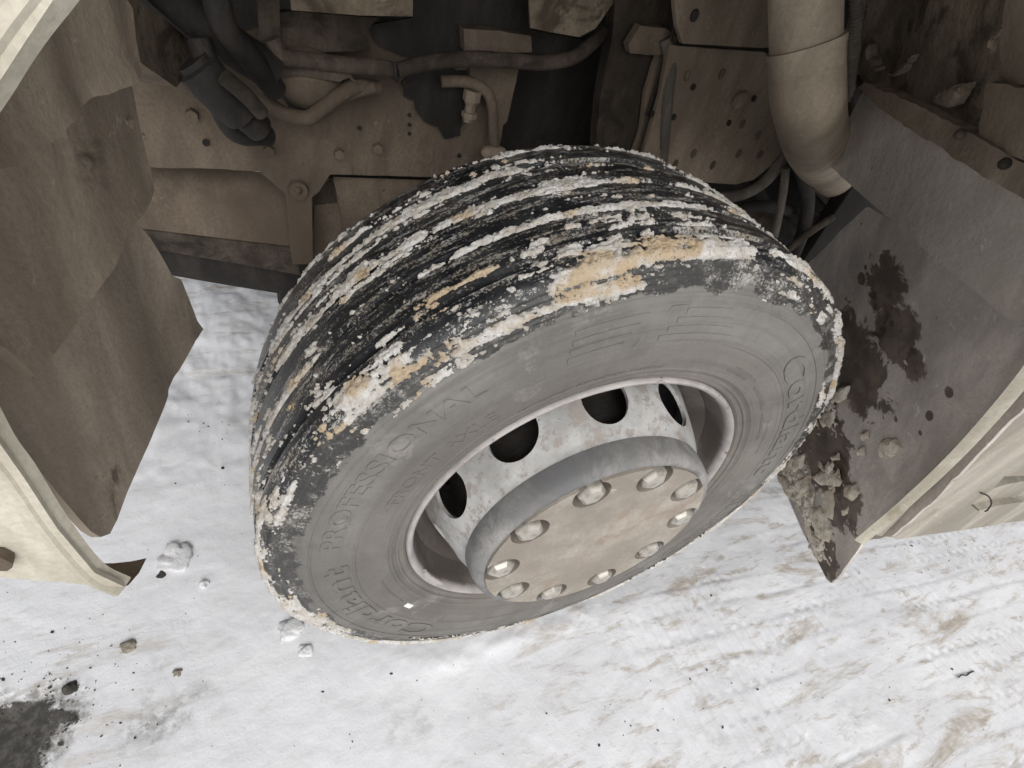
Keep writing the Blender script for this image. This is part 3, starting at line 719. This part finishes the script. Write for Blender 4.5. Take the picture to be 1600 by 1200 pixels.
# right: skirt behind the lip, outer skin seen from above
ra = arch[nl + len(top) * 8:]
out_r = [Vector((p.x + .9, -.215, max(p.z + .25, p.z))) for p in ra]
sk = empty_part('skirt_panel')
YS = -.188
panel('skirt_skin', [(1368, 836), (1392, 840), (1402, 843), (1500, 829), (1530, 800), (1514, 787), (1552, 764), (1570, 745), (1640, 741), (1820, 722), (1880, 440), (1760, 400), (1640, 540), (1560, 636), (1500, 700), (1425, 772)], yplane(YS), M['cream_dirty'], sk, thick=.006, cut=.05, disp=NZ(4, 4, .004, 3))
panel('skirt_step', [(1496, 829), (1524, 803), (1530, 797), (1560, 790), (1700, 770), (1700, 800)], yplane(YS + .012), M['cream_dirty'], sk, thick=.03, cut=.05, disp=NZ(4, 4, .004, 4))
panel('skirt_step', [(1512, 788), (1548, 764), (1575, 757), (1700, 735), (1700, 772), (1560, 800), (1528, 802)], yplane(YS + .03), M['cream_dirty'], sk, thick=.03, cut=.05, disp=NZ(4, 4, .004, 4))
tube('wire_end', [on_y(1533, 770, YS - .003), on_y(1545, 776, YS - .004), on_y(1549, 787, YS - .006), on_y(1543, 797, YS - .006), on_y(1539, 799, YS - .004)], .0016, M['dark'], sk, seg=8, n=6)
obj('cab_side', skin_bm([p + Vector((.004, .008, 0)) for p in arch[nl + (len(top) - 1) * 8:nl + (len(top) + 1) * 8]], [Vector((p.x + 1.2, -.20, p.z + .8)) for p in arch[nl + (len(top) - 1) * 8:nl + (len(top) + 1) * 8]]), M['body'], sk)

# ---- rear flap and liner (right of the picture)
RF = plane((.825, .15, -.3), (.72, -.175, -.3), -20)
M['rear_flap'] = dusty('rear_flap_wet', (.53, .475, .43), (.61, .55, .50), (.065, .047, .034), scale=5, stain=(.66, .70), fleck=None,
    wet=[(tuple(hit(u, v, *RF)), rad, soft) for u, v, rad, soft in ((1335, 570, .17, .3), (1395, 520, .10, .3), (1385, 445, .09, .3), (1280, 690, .20, .4), (1310, 770, .13, .4), (1285, 860, .11, .5), (1430, 570, .05, .3), (1345, 436, .020, .5), (1365, 462, .014, .5), (1390, 506, .012, .5), (1485, 612, .016, .5), (1454, 650, .014, .5), (1398, 655, .010, .5), (1440, 676, .009, .5), (1352, 418, .008, .5))])
rf = panel('rear_mud_flap', [(1170, 690), (1205, 728), (1222, 760), (1255, 830), (1280, 880), (1292, 905), (1299, 911), (1310, 902), (1335, 868), (1348, 846), (1392, 838), (1470, 770), (1640, 600), (1640, 440), (1560, 480), (1470, 380), (1352, 325), (1290, 385), (1255, 420), (1200, 520)], RF, M['rear_flap'], truck,
      thick=.006, cut=.02, disp=NZ(5, 5, .008, 13), ragged=.0015, rstep=.02, seed=8)
# frozen slush chunks stuck on it, each a lump of its own
def chunk(name, px, pl, h, mat, parent, seed):
    return obj(name, panel_bm(px, pl, thick=.002, cut=.0035, ragged=.0016, rstep=.005, seed=seed, dome=(h, .012)), mat, parent, ang=70)
for i, px in enumerate(([(1268, 745), (1285, 735), (1305, 738), (1317, 752), (1310, 760), (1280, 757)], [(1372, 700), (1380, 686), (1400, 684), (1410, 700), (1395, 716), (1376, 716)],
        [(1322, 757), (1338, 755), (1344, 770), (1334, 783), (1322, 775)], [(1284, 770), (1300, 762), (1304, 785), (1300, 812), (1290, 806)], [(1265, 800), (1282, 790), (1300, 830), (1295, 848), (1280, 842)],
        [(1305, 615), (1315, 603), (1328, 602), (1322, 622), (1308, 630)], [(1280, 655), (1290, 640), (1305, 640), (1302, 660), (1286, 668)], [(1228, 728), (1240, 712), (1258, 708), (1254, 730), (1240, 742)],
        [(1215, 745), (1226, 740), (1240, 765), (1236, 780)], [(1343, 676), (1356, 674), (1356, 686), (1346, 688)], [(1340, 700), (1350, 698), (1351, 712), (1341, 712)], [(1300, 712), (1310, 708), (1312, 718), (1302, 720)],
        [(1256, 820), (1264, 815), (1278, 858), (1285, 880), (1274, 872)], [(1318, 795), (1328, 790), (1326, 802), (1318, 806)], [(1245, 750), (1262, 742), (1266, 768), (1252, 776)])):
    chunk('frozen_slush', px, RF, .005 + .0025 * (i % 3), M['mud_snow'], rf, 50 + i)
# finer slush sprayed over the flap's lower end
w_ = Vector((0, 0, 1)); n_ = RF[1]; u_ = (w_ - n_ * w_.dot(n_)).normalized(); v_ = n_.cross(u_)
q0 = [hit(a_, b_, *RF) - RF[0] for a_, b_ in ((1170, 690), (1299, 911), (1420, 700), (1300, 560))]
us = np.linspace(min(q.dot(v_) for q in q0), max(q.dot(v_) for q in q0), 300); vs = np.linspace(min(q.dot(u_) for q in q0), max(q.dot(u_) for q in q0), 340)
UU, VV = np.meshgrid(us, vs)
def at_(a_, b_): q = hit(a_, b_, *RF) - RF[0]; return q.dot(v_), q.dot(u_)
msk = np.zeros_like(UU)
for a_, b_, s_ in ((1250, 760, .07), (1280, 850, .05), (1235, 735, .05), (1300, 740, .05), (1290, 640, .05), (1265, 800, .05)):
    cu, cv = at_(a_, b_); msk = np.maximum(msk, np.exp(-((UU - cu) ** 2 + (VV - cv) ** 2) / s_ ** 2))
def tri_in(UU, VV, P):
    ok = np.zeros(UU.shape, bool); n = len(P)
    for k in range(n):
        (x0, y0), (x1, y1) = P[k], P[(k + 1) % n]
        c = ((y0 > VV) != (y1 > VV)) & (UU < (x1 - x0) * (VV - y0) / (y1 - y0 + 1e-12) + x0); ok ^= c
    return ok
ins = tri_in(UU, VV, [at_(*p) for p in [(1205, 728), (1222, 760), (1255, 830), (1280, 880), (1299, 908), (1345, 845), (1470, 770), (1470, 500), (1255, 420), (1190, 600)]])
hh = msk * .5 + 1.1 * (fbm(UU * 45, VV * 45, 5, 5, gain=.6) - .5) - .36
kp = (hh > 0) & ins
P3 = [np.array(RF[0])[k] + UU * v_[k] + VV * u_[k] + n_[k] * (.001 + np.minimum(.006, .03 * np.clip(hh, 0, 1)) * (.6 + .8 * fbm(UU * 160, VV * 160, 8, 3))) for k in range(3)]
sl = grid_mesh('caked_slush', *P3, keep=kp); tag(obj('caked_slush', sl, M['mud_snow'], rf), kind='stuff')
for _ in ():
    pass
# wide plate and the angle strip above it
panel('rear_liner_plate', [(1346, 146), (1316, 205), (1290, 250), (1300, 262), (1390, 342), (1480, 420), (1560, 486), (1590, 511), (1700, 470), (1700, 330), (1602, 308), (1500, 232), (1430, 190)], off(RF, .035), M['plate'], truck, edge=M['hem'], thick=.006, cut=.02, disp=NZ(7, 7, .006, 23), ragged=.0012)
panel('angle_strip', [(1340, 138), (1352, 128), (1400, 148), (1462, 178), (1530, 216), (1610, 262), (1700, 300), (1700, 370), (1604, 316), (1540, 276), (1480, 240), (1430, 206), (1380, 172)], off(RF, .050), M['chassis_pale'], truck, thick=.016, cut=.014, disp=NZ(22, 22, .004, 27), ragged=.002, rstep=.012)
for q in ((1570, 256), (1500, 210)):
    bm = bmesh.new(); bmesh.ops.create_uvsphere(bm, u_segments=14, v_segments=8, radius=.007, matrix=Matrix.Translation(hit(*q, *off(RF, .054))))
    tp('strip_bolt', bm, M['greasy'])
# upper liner with folds and flaking dirt
UL = plane((.60, .38, .60), (.45, .02, .60), -30)
panel('upper_liner', [(1342, 150), (1338, 60), (1340, -40), (1720, -40), (1720, 330), (1620, 290), (1540, 222), (1462, 182), (1400, 152)], UL, M['liner_dirty'], truck, thick=.006, cut=.014,
      disp=lambda x, y: .012 * math.sin(x * 34 + 6 * y) * (.6 + .4 * math.sin(9 * x)) + .010 * 2 * (float(fbm(np.array(x * 14 + 3.), np.array(y * 5 + 8.), 91, 4)) - .5), ragged=.001)
for px in ([(1398, 112), (1424, 88), (1418, 98), (1404, 116), (1388, 118)], [(1456, 150), (1476, 140), (1510, 130), (1500, 150), (1486, 168), (1464, 164)], [(1541, 70), (1562, 42), (1570, 48), (1552, 66), (1548, 82)], [(1350, 78), (1356, 70), (1362, 88), (1372, 110), (1366, 112)]):
    panel('dried_mud_cake', px, off(UL, .016), M['liner'], truck, thick=.012, cut=.006, ragged=.003, rstep=.006, dome=(.006, .012))
panel('bolted_plate', [(1545, 130), (1552, 128), (1610, 140), (1700, 150), (1700, 300), (1602, 252), (1532, 216), (1531, 200)], off(UL, .030), M['chassis_pale'], truck, thick=.006, cut=.02, disp=NZ(16, 16, .003, 41), ragged=.0015, rstep=.012)
panel('bolted_plate', [(1576, -40), (1562, 60), (1560, 122), (1580, 130), (1700, 140), (1700, -40)], off(UL, .024), M['chassis_pale'], truck, thick=.006, cut=.02, disp=NZ(16, 16, .003, 42), ragged=.0015, rstep=.012)

# ---- air pipe
pipe = empty_part('air_pipe')
YP = .30
up = pxs((1258, -60, YP + .06), (1258, 30, YP + .03), (1259, 108, YP)); 
obj('upper_tube', tube_bm(up, .0497, seg=48, n=6), M['pipe'], pipe, ang=60)
el = pxs((1259, 70, YP + .012), (1260, 112, YP), (1263, 160, YP - .01), (1275, 218, YP + .07), (1298, 260, YP + .24), (1338, 310, YP + .46), (1375, 345, YP + .66))
obj('elbow', tube_bm(el, lambda t: .0535 + .034 * max(0, t - .4) , seg=48, n=8), M['pipe'], pipe, ang=60)
e0 = el[0]; d0 = (el[1] - el[0]).normalized()
obj('sleeve_rim', tube_bm([e0 - d0 * .002, e0 + d0 * .008], .0548, seg=48, n=2), M['pipe'], pipe, ang=60)
tube('outlet_collar', pxs((1318, 292, YP + .38), (1352, 334, YP + .56)), .070, M['greasy'], truck, seg=32)
# corrugated conduits behind the pipe
tube('conduit', pxs((1345, -40, .40), (1338, 30, .38), (1322, 70, .40), (1300, 110, .46)), .0125, M['conduit'], truck, seg=14, n=30, rib=.16)
tube('conduit', pxs((1336, -30, .36), (1337, 40, .35), (1334, 90, .36), (1326, 150, .40), (1330, 220, .50)), .0105, M['conduit'], truck, seg=14, n=24, rib=.16)
tube('hose', pxs((1318, 120, .40), (1332, 140, .40), (1338, 180, .42), (1330, 240, .5)), .017, M['dark'], truck, seg=14, n=6)

# ---- chassis behind the wheel
YC = .70
def cbox(name, x0, x1, y0, y1, z0, z1, mat, **k): return obj(name, box_bm((x0, y0, z0 + ZC), (x1, y1, z1 + ZC), k.pop('bevel', .005), **k), mat, truck)
rail_px = [(150, 150), (215, 128), (330, 60), (420, 40), (640, 40), (800, 60), (806, 112), (793, 172), (772, 240), (758, 262), (742, 278), (640, 276), (515, 272), (498, 298), (487, 307), (488, 360), (489, 412), (457, 414), (452, 380), (446, 302), (405, 267), (330, 264), (256, 262), (200, 258)]
panel('chassis_rail', rail_px, yplane(YC), M['chassis'], truck, thick=.02, cut=.03, disp=NZ(5, 9, .006, 55), ragged=.001)
bm = bmesh.new(); bmesh.ops.create_cone(bm, cap_ends=True, segments=36, radius1=.021, radius2=.018, depth=.014, matrix=Matrix.Translation(on_y(466, 297, YC - .008)) @ Matrix.Rotation(math.radians(90), 4, 'X'))
bmesh.ops.create_uvsphere(bm, u_segments=16, v_segments=8, radius=.008, matrix=Matrix.Translation(on_y(466, 297, YC - .014)))
tp('pivot_bolt', bm, M['chassis'])
for q, rr in (((640, 180), .0035), ((640, 195), .0035), ((640, 209), .0035), ((718, 243), .0045), ((322, 223), .006), ((562, 200), .004)):
    bm = bmesh.new(); bmesh.ops.create_cone(bm, cap_ends=True, segments=14, radius1=rr, radius2=rr, depth=.003, matrix=Matrix.Translation(on_y(*q, YC - .0075)) @ Matrix.Rotation(math.radians(90), 4, 'X')); tp('dark_rail_spot', bm, M['dark'])  # flat dark discs: small bolts, and holes with their shade painted on
for q in ((530, 241), (300, 180), (590, 232), (420, 236)):
    bm = bmesh.new(); bmesh.ops.create_cone(bm, cap_ends=True, segments=6, radius1=.011, radius2=.010, depth=.012, matrix=Matrix.Translation(on_y(*q, YC - .009)) @ Matrix.Rotation(math.radians(90), 4, 'X')); tp('rail_bolt', bm, M['chassis'])
# rolled tank side below the rail, left of the bracket, and the plates right of it
def ruled(name, A, B, mat, bulge=0.0, n=10, thick=.004):
    """sheet between two rows of points, bowed towards the camera side"""
    bm = bmesh.new(); R = []
    for a, b in zip(A, B):
        R.append([bm.verts.new(a.lerp(b, k / n) + Vector((0, -bulge * math.sin(math.pi * k / n), 0))) for k in range(n + 1)])
    for P, Q in zip(R, R[1:]):
        for k in range(n): bm.faces.new((P[k], P[k + 1], Q[k + 1], Q[k]))
    bmesh.ops.recalc_face_normals(bm, faces=bm.faces[:]); bmesh.ops.solidify(bm, geom=bm.faces[:], thickness=thick); bmesh.ops.recalc_face_normals(bm, faces=bm.faces[:])
    return obj(name, bm, mat, truck)
ruled('tank_side', pxs((150, 250, .80), (255, 258, .80), (350, 262, .80), (455, 276, .80)), pxs((150, 340, .74), (205, 354, .74), (330, 369, .74), (457, 384, .74)), M['chassis'], .012)
ruled('tank_bottom', pxs((150, 342, .742), (205, 355, .742), (330, 370, .742), (457, 385, .742)), pxs((160, 370, .78), (236, 386, .78), (350, 406, .78), (470, 428, .78)), M['greasy'], .0)
ruled('lower_beam', pxs((160, 366, .82), (236, 383, .82), (350, 404, .82), (520, 432, .82)), pxs((180, 410, .84), (268, 428, .84), (360, 444, .84), (520, 470, .84)), M['dark'], .01)
ruled('side_plate', pxs((494, 280, .78), (520, 278, .78), (640, 282, .78), (745, 284, .78)), pxs((486, 430, .74), (545, 420, .74), (660, 400, .74), (760, 380, .74)), M['chassis'], -.006)
ruled('bent_plate', pxs((520, 276, .74), (600, 279, .74), (700, 282, .74), (742, 283, .74)), pxs((548, 400, .70), (620, 380, .70), (700, 360, .70), (742, 345, .70)), M['chassis'], .004)
panel('support_arm', [(486, 300), (500, 296), (518, 280), (530, 330), (545, 420), (486, 440)], yplane(.77), M['greasy'], truck, thick=.01, cut=.04)
# under-rail shadow body: gearbox, cab floor and dark sheets added to darken the gaps
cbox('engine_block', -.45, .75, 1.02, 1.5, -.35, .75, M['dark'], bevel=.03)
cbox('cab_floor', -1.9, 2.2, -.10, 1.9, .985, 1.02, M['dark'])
cbox('dark_backing', -1.6, 1.3, .97, 1.0, .16, .99, M['dark'])  # added dark sheet, keeps bright snow from showing through the gaps
cbox('dark_backing', .10, 2.6, .86, .88, -.45, .5, M['dark'])
cbox('dark_backing', .9, 2.2, .5, .54, -.02, 1.0, M['dark'])
# ---- pipes, hoses and brackets in front of the rail
panel('upper_panel', [(452, -30), (646, -30), (645, 26), (560, 24), (455, 16)], yplane(.56), M['liner_dirty'], truck, thick=.006, cut=.04)
panel('upper_panel', [(826, -30), (965, -30), (958, 5), (930, 45), (905, 58), (858, 50), (829, 44)], yplane(.60), M['liner_dirty'], truck, thick=.006, cut=.04)
tp('opening_shade_sheet', panel_bm([(648, -30), (828, -30), (828, 46), (900, 60), (930, 66), (900, 90), (830, 84), (725, 80), (650, 96), (590, 70), (575, 40), (646, 28)], yplane(.69), thick=.01, cut=.05), M['dark'])  # solid dark sheet, its colour stands in for shade in the gap
panel('rubber_block', [(724, 45), (780, 48), (830, 56), (831, 82), (780, 84), (726, 80)], yplane(.655), M['chassis'], truck, thick=.03, cut=.03, ragged=.001)
panel('cross_plate', [(425, 20), (460, 18), (590, 28), (572, 50), (580, 80), (470, 82), (430, 92)], yplane(.66), M['greasy'], truck, thick=.02, cut=.03)
tube('hose', pxs((425, 60, .60), (440, 88, .60), (480, 94, .61), (545, 102, .61), (600, 106, .61), (618, 112, .62)), .0125, M['greasy'], truck)
tube('hose', pxs((622, 110, .60), (660, 100, .60), (730, 92, .60), (800, 95, .60), (850, 98, .60), (895, 90, .60), (925, 68, .62), (940, 50, .65)), .0125, M['greasy'], truck)
tube('hose_clip', pxs((617, 96, .605), (619, 112, .600), (620, 128, .605)), .003, M['dark'], truck, seg=8)
tube('hose', pxs((408, 150, .64), (440, 176, .63), (480, 184, .62), (505, 168, .62), (535, 146, .62), (560, 135, .63), (590, 138, .65)), .0125, M['chassis'], truck)
tube('hose', pxs((500, 180, .63), (540, 150, .63), (585, 136, .63)), .010, M['chassis'], truck)
tube('cable', pxs((545, 118, .62), (560, 135, .62), (570, 150, .63)), .003, M['greasy'], truck, seg=8)
# bowl-shaped canister
bm = bmesh.new(); bmesh.ops.create_uvsphere(bm, u_segments=32, v_segments=16, radius=1)
c = on_y(480, 122, .66)
for v in bm.verts: v.co = c + Vector((v.co.x * .062, v.co.y * .045, v.co.z * .048))
tp('canister', bm, M['chassis'], 60)
tp('canister_bracket', panel_bm([(425, 98), (470, 104), (540, 110), (552, 118), (530, 128), (470, 118), (430, 120)], yplane(.612), thick=.02, cut=.03), M['greasy'])
tp('rail_opening_shade', panel_bm([(438, 142), (470, 158), (500, 150), (520, 165), (500, 178), (480, 186), (455, 176)], yplane(YC - .012), thick=.006, cut=.02, ragged=.001), M['dark'])  # dark sheet laid on the rail, paints the shade of an opening
tp('rail_opening_shade', panel_bm([(640, 112), (690, 108), (735, 112), (738, 140), (742, 170), (722, 175), (720, 212), (695, 218), (684, 198), (664, 190), (650, 172), (648, 158), (632, 150), (628, 130)], yplane(YC - .012), thick=.006, cut=.02, ragged=.002, rstep=.01), M['dark'])  # same here, opening drawn as shade-coloured sheet
# actuator and diagonal arm at the upper left
panel('diagonal_arm', [(196, -40), (215, 0), (262, 34), (310, 72), (316, 80), (274, 137), (240, 112), (205, 88), (200, 40)], off(LF, -.06), M['liner_dirty'], truck, thick=.05, cut=.02, disp=NZ(10, 10, .003, 66))
tube('actuator', pxs((300, 95, .52), (330, 130, .52), (370, 170, .53), (405, 200, .55)), lambda t: .030 if .1 < t < .75 else .022, M['dark'], truck, seg=28, n=8)
tube('actuator_rod', pxs((350, 120, .47), (385, 150, .48), (408, 176, .50)), .011, M['greasy'], truck)
tube('hose', pxs((235, -40, .56), (300, 20, .57), (360, 70, .58), (425, 112, .60)), .028, M['dark'], truck, seg=18)
tube('hose', pxs((330, -40, .52), (350, 40, .53), (390, 90, .56), (430, 140, .60)), .018, M['dark'], truck, seg=18)
tube('hose', pxs((310, 60, .54), (330, 120, .53), (345, 170, .54), (372, 208, .56), (420, 212, .6)), .016, M['dark'], truck, seg=18)
tp('cross_tube', panel_bm([(400, -30), (436, -30), (438, 60), (428, 96), (405, 60)], yplane(.62), thick=.03, cut=.05), M['greasy'])
# valve fitting, its hose and cap by the tyre
fit = empty_part('valve_fitting')
p = on_y(735, 165, .655)
obj('fitting_body', tube_bm([p + Vector((0, 0, .028)), p, p - Vector((0, -.004, .03))], lambda t: .017 if t < .5 else .010, seg=6, n=3, smooth=True), M['chassis_pale'], fit, ang=20)
obj('fitting_nut', tube_bm([p + Vector((0, 0, -.012)), p + Vector((0, 0, -.022))], .015, seg=6, n=1), M['chassis_pale'], fit, ang=20)
obj('fitting_pipe', tube_bm(pxs((690, 127, .66), (730, 128, .655), (758, 142, .655), (768, 162, .655), (771, 200, .66), (774, 240, .66)), .0105, seg=12), M['chassis'], fit, ang=50)
obj('fitting_cap', tube_bm(pxs((752, 238, .655), (792, 240, .655)), lambda t: .014 * math.sqrt(max(.05, 1 - (2 * t - 1) ** 4)), seg=16), M['chassis_pale'], fit, ang=50)
panel('spring_hanger', [(735, 90), (810, 108), (806, 130), (792, 190), (786, 196), (778, 245), (762, 252), (770, 190), (762, 150), (735, 132)], yplane(YC - .03), M['chassis'], truck, thick=.02, cut=.03, ragged=.001)

# ---- suspension plates right of the dark gap
dk = panel('dark_void_sheet', [(800, 110), (812, 96), (935, 70), (945, 130), (930, 240), (780, 260), (775, 250)], yplane(.80), M['dark'], truck, thick=.01, cut=.05)  # dark sheet, shade of the empty space put into its colour
panel('shock_bracket', [(962, -30), (1045, -30), (1040, 70), (1032, 84), (1030, 96), (1022, 130), (1010, 150), (1004, 200), (985, 260), (928, 260), (938, 150), (950, 90), (958, 50)], yplane(.62), M['greasy'], truck, thick=.03, cut=.03, ragged=.001)
panel('bracket_flange', [(1028, 84), (1046, 80), (1040, 110), (1020, 150), (1014, 196), (998, 252), (986, 252), (1002, 200), (1008, 146)], yplane(.600), M['chassis_pale'], truck, thick=.012, cut=.02, ragged=.0012)
panel('bracket_cap', [(1000, 40), (1040, 44), (1060, 60), (1048, 78), (1030, 86), (985, 84), (982, 70)], yplane(.585), M['chassis'], truck, thick=.02, cut=.02, ragged=.001)
tube('bellows_hose', pxs((1040, 60, .58), (1048, 100, .57), (1044, 140, .56), (1040, 190, .56), (1034, 260, .57)), .0125, M['conduit'], truck, n=12, rib=.10)
tube('cable', pxs((1062, 20, .57), (1048, 60, .57), (1034, 110, .585), (1012, 180, .59)), .004, M['greasy'], truck, seg=8)
hp = panel('holed_plate', [(1046, 70), (1062, 72), (1196, 82), (1210, 110), (1218, 170), (1222, 236), (1206, 258), (1178, 281), (1150, 288), (1090, 284), (1010, 270), (1004, 245), (1030, 150)], yplane(.56), M['chassis_pale'], truck, thick=.01, cut=.02, disp=NZ(8, 8, .003, 71), ragged=.0006)
panel('upper_cover_plate', [(1092, -40), (1196, -40), (1200, 0), (1203, 74), (1190, 75), (1066, 68), (1058, 40), (1050, -40)], yplane(.53), M['chassis_pale'], truck, thick=.012, cut=.03, disp=NZ(9, 9, .002, 72))
def hole_disc(q, rad, name, mat, y):
    bm = bmesh.new(); bmesh.ops.create_cone(bm, cap_ends=True, segments=14, radius1=rad, radius2=rad, depth=.004, matrix=Matrix.Translation(on_y(*q, y)) @ Matrix.Rotation(math.radians(90), 4, 'X') @ Matrix.Diagonal((1, 1.25, 1, 1)))
    return obj(name, bm, mat, hp)
for q in ((1083, 136), (1053, 183), (1178, 154), (1139, 192), (1019, 178)): hole_disc(q, .0050, 'bolt_hole_shade', M['dark'], .5585)  # dark discs on the plate paint the shade inside its holes
hole_disc((1085, 24), .008, 'bolt_hole_shade', M['dark'], .529)
r = random.Random(4)
for q in ((1074, 118), (1128, 116), (1160, 194), (1184, 212), (1154, 240), (1188, 242), (1084, 240), (1114, 258), (1055, 256)):
    bm = bmesh.new(); bmesh.ops.create_uvsphere(bm, u_segments=12, v_segments=8, radius=1); c = on_y(*q, .558)
    for v in bm.verts: v.co = c + Vector((v.co.x * .006, v.co.y * .005, v.co.z * .010)) 
    obj('rivet', bm, M['chassis'], hp, ang=60)
bm = bmesh.new(); bmesh.ops.create_uvsphere(bm, u_segments=16, v_segments=10, radius=1); c = on_y(1156, 156, .55)
for v in bm.verts: v.co = c + Vector((v.co.x * .012 + v.co.z * .006, v.co.y * .014, v.co.z * .018))
obj('bolt_head', bm, M['chassis_pale'], hp, ang=60)
# clutter of hoses below the plate, right of the tyre
tube('hose', pxs((1120, 310, .52), (1160, 304, .50), (1195, 284, .50), (1222, 250, .51), (1240, 225, .53)), .0125, M['conduit'], truck)
tube('hose', pxs((1228, 262, .48), (1222, 310, .47), (1210, 370, .47)), .009, M['conduit'], truck)
tube('hose', pxs((1150, 330, .5), (1190, 322, .52), (1240, 330, .54), (1300, 345, .55)), .014, M['dark'], truck)
tube('hose', pxs((1225, 395, .48), (1262, 365, .48), (1300, 340, .50)), .010, M['greasy'], truck)
tube('hose', pxs((1180, 285, .56), (1200, 320, .56), (1260, 380, .56)), .012, M['dark'], truck)
tube('hose', pxs((1250, 260, .5), (1262, 310, .5), (1255, 360, .5), (1240, 400, .5)), .016, M['dark'], truck)
panel('lower_bracket', [(1160, 318), (1215, 316), (1212, 372), (1180, 380), (1150, 350)], yplane(.60), M['greasy'], truck, thick=.01, cut=.03, ragged=.002)
cbox('leaf_spring', -.25, 1.3, .60, .68, -.14, -.02, M['greasy'], bevel=.004)
cbox('axle_beam', -.07, .07, .30, 1.6, -.12, .02, M['greasy'], bevel=.02)
cbox('brake_chamber', .30, .60, .62, .9, .04, .22, M['dark'], bevel=.05)

# ------------------------------------------------------------------ loose things on the snow
def gpt(u, v):
    p = CAM + ray(u, v) * (-CAM.z / ray(u, v).z); return p
def gz(x, y): return float(ground_h(np.array([x]), np.array([y]))[0])
def lump(name, u, v, rad, mat, label, cat, group=None, seed=1, flat=.55, rough=.55, sub=3):
    r = random.Random(seed); p = gpt(u, v); bm = bmesh.new(); bmesh.ops.create_icosphere(bm, subdivisions=4 if sub > 2 else 3, radius=1)
    o_ = [r.uniform(0, 90) for _ in range(3)]
    for w in bm.verts:
        q = w.co.copy(); k = float(fbm(np.array(q.x * 1.3 + q.z * .8 + o_[0]), np.array(q.y * 1.3 - q.z * .5 + o_[1]), seed, 4))
        w.co = q * (1 + rough * 2 * (k - .5)) * rad; w.co.z *= flat
    o = obj(name, bm, mat, ang=60 if sub > 2 else 30); o.location = (p.x, p.y, gz(p.x, p.y) + rad * flat * .12); o.rotation_euler = (0, 0, r.uniform(0, 6))
    return tag(o, label, cat, group)
M['clod'] = dusty('dirt_clod', (.30, .265, .21), (.40, .36, .30), (.16, .13, .10), scale=30, streak=(1, 1, 1))
M['grit'] = dusty('dark_grit', (.06, .055, .05), (.10, .09, .08), (.03, .028, .025), scale=40, streak=(1, 1, 1))
lump('snow_lump', 272, 872, .034, M['lump'], 'round white snow lump in front of the cream fender foot', 'snow lump', 'loose snow lumps', 11, .36)
lump('snow_lump', 452, 985, .026, M['lump'], 'broken snow lump touching the lower left of the tyre', 'snow lump', 'loose snow lumps', 12, .34)
lump('snow_lump', 478, 1017, .014, M['lump'], 'small snow crumb just below the broken lump by the tyre', 'snow lump', 'loose snow lumps', 13, .5)
lump('snow_lump', 318, 915, .010, M['lump'], 'tiny white crumb on smooth snow between fender foot and tyre', 'snow lump', 'loose snow lumps', 14, .7, sub=2)
lump('dirt_clod', 202, 1012, .013, M['clod'], 'pale tan dirt clod alone on white snow at lower left', 'dirt clod', None, 15, .6)
lump('pebble', 252, 899, .008, M['grit'], 'dark pebble beside the round snow lump', 'pebble', 'small pebbles on the snow', 16, .6, sub=2)
lump('pebble', 278, 1052, .008, M['clod'], 'brownish pebble on the snow right below the tan clod', 'pebble', 'small pebbles on the snow', 19, .6, sub=2)
lump('pebble', 112, 1076, .011, M['grit'], 'dark stone at the edge of the bare dirty asphalt', 'pebble', 'small pebbles on the snow', 20, .45)
tw = [gpt(1494, 1060), gpt(1500, 1056), gpt(1506, 1057), gpt(1512, 1053), gpt(1518, 1050)]
for p in tw: p.z = gz(p.x, p.y) + .003
tag(obj('twig', tube_bm(tw, .0016, seg=6, n=4), M['grit']), 'short dark bent twig on the snow at lower right', 'twig')
# scattered grit, too small and many to count
gb = bmesh.new(); r = random.Random(33); zones = [(120, 1000, 160, 110, 50), (60, 1120, 110, 70, 200), (1250, 1050, 350, 140, 60), (1480, 870, 130, 40, 60), (800, 1120, 400, 80, 40), (300, 760, 60, 120, 20), (330, 640, 60, 60, 20)]
for (u, v, du, dv, k) in zones:
    for _ in range(k):
        p = gpt(r.gauss(u, du * .6), r.gauss(v, dv * .6))
        if p.y < -1.2 or p.x < -1.6: continue
        s_ = min(.009, .0008 * math.exp(r.gauss(.2, .5))); z = gz(p.x, p.y)
        m = Matrix.Translation((p.x, p.y, z + s_ * .2)) @ Matrix.Rotation(r.uniform(0, 6.3), 4, 'Z') @ Matrix.Diagonal((s_ * r.uniform(.8, 1.8), s_, s_ * .6, 1))
        bmesh.ops.create_icosphere(gb, subdivisions=1, radius=1, matrix=m)
tag(obj('scattered_grit', gb, M['grit']), 'dark grit strewn over the packed snow', 'grit', kind='stuff')
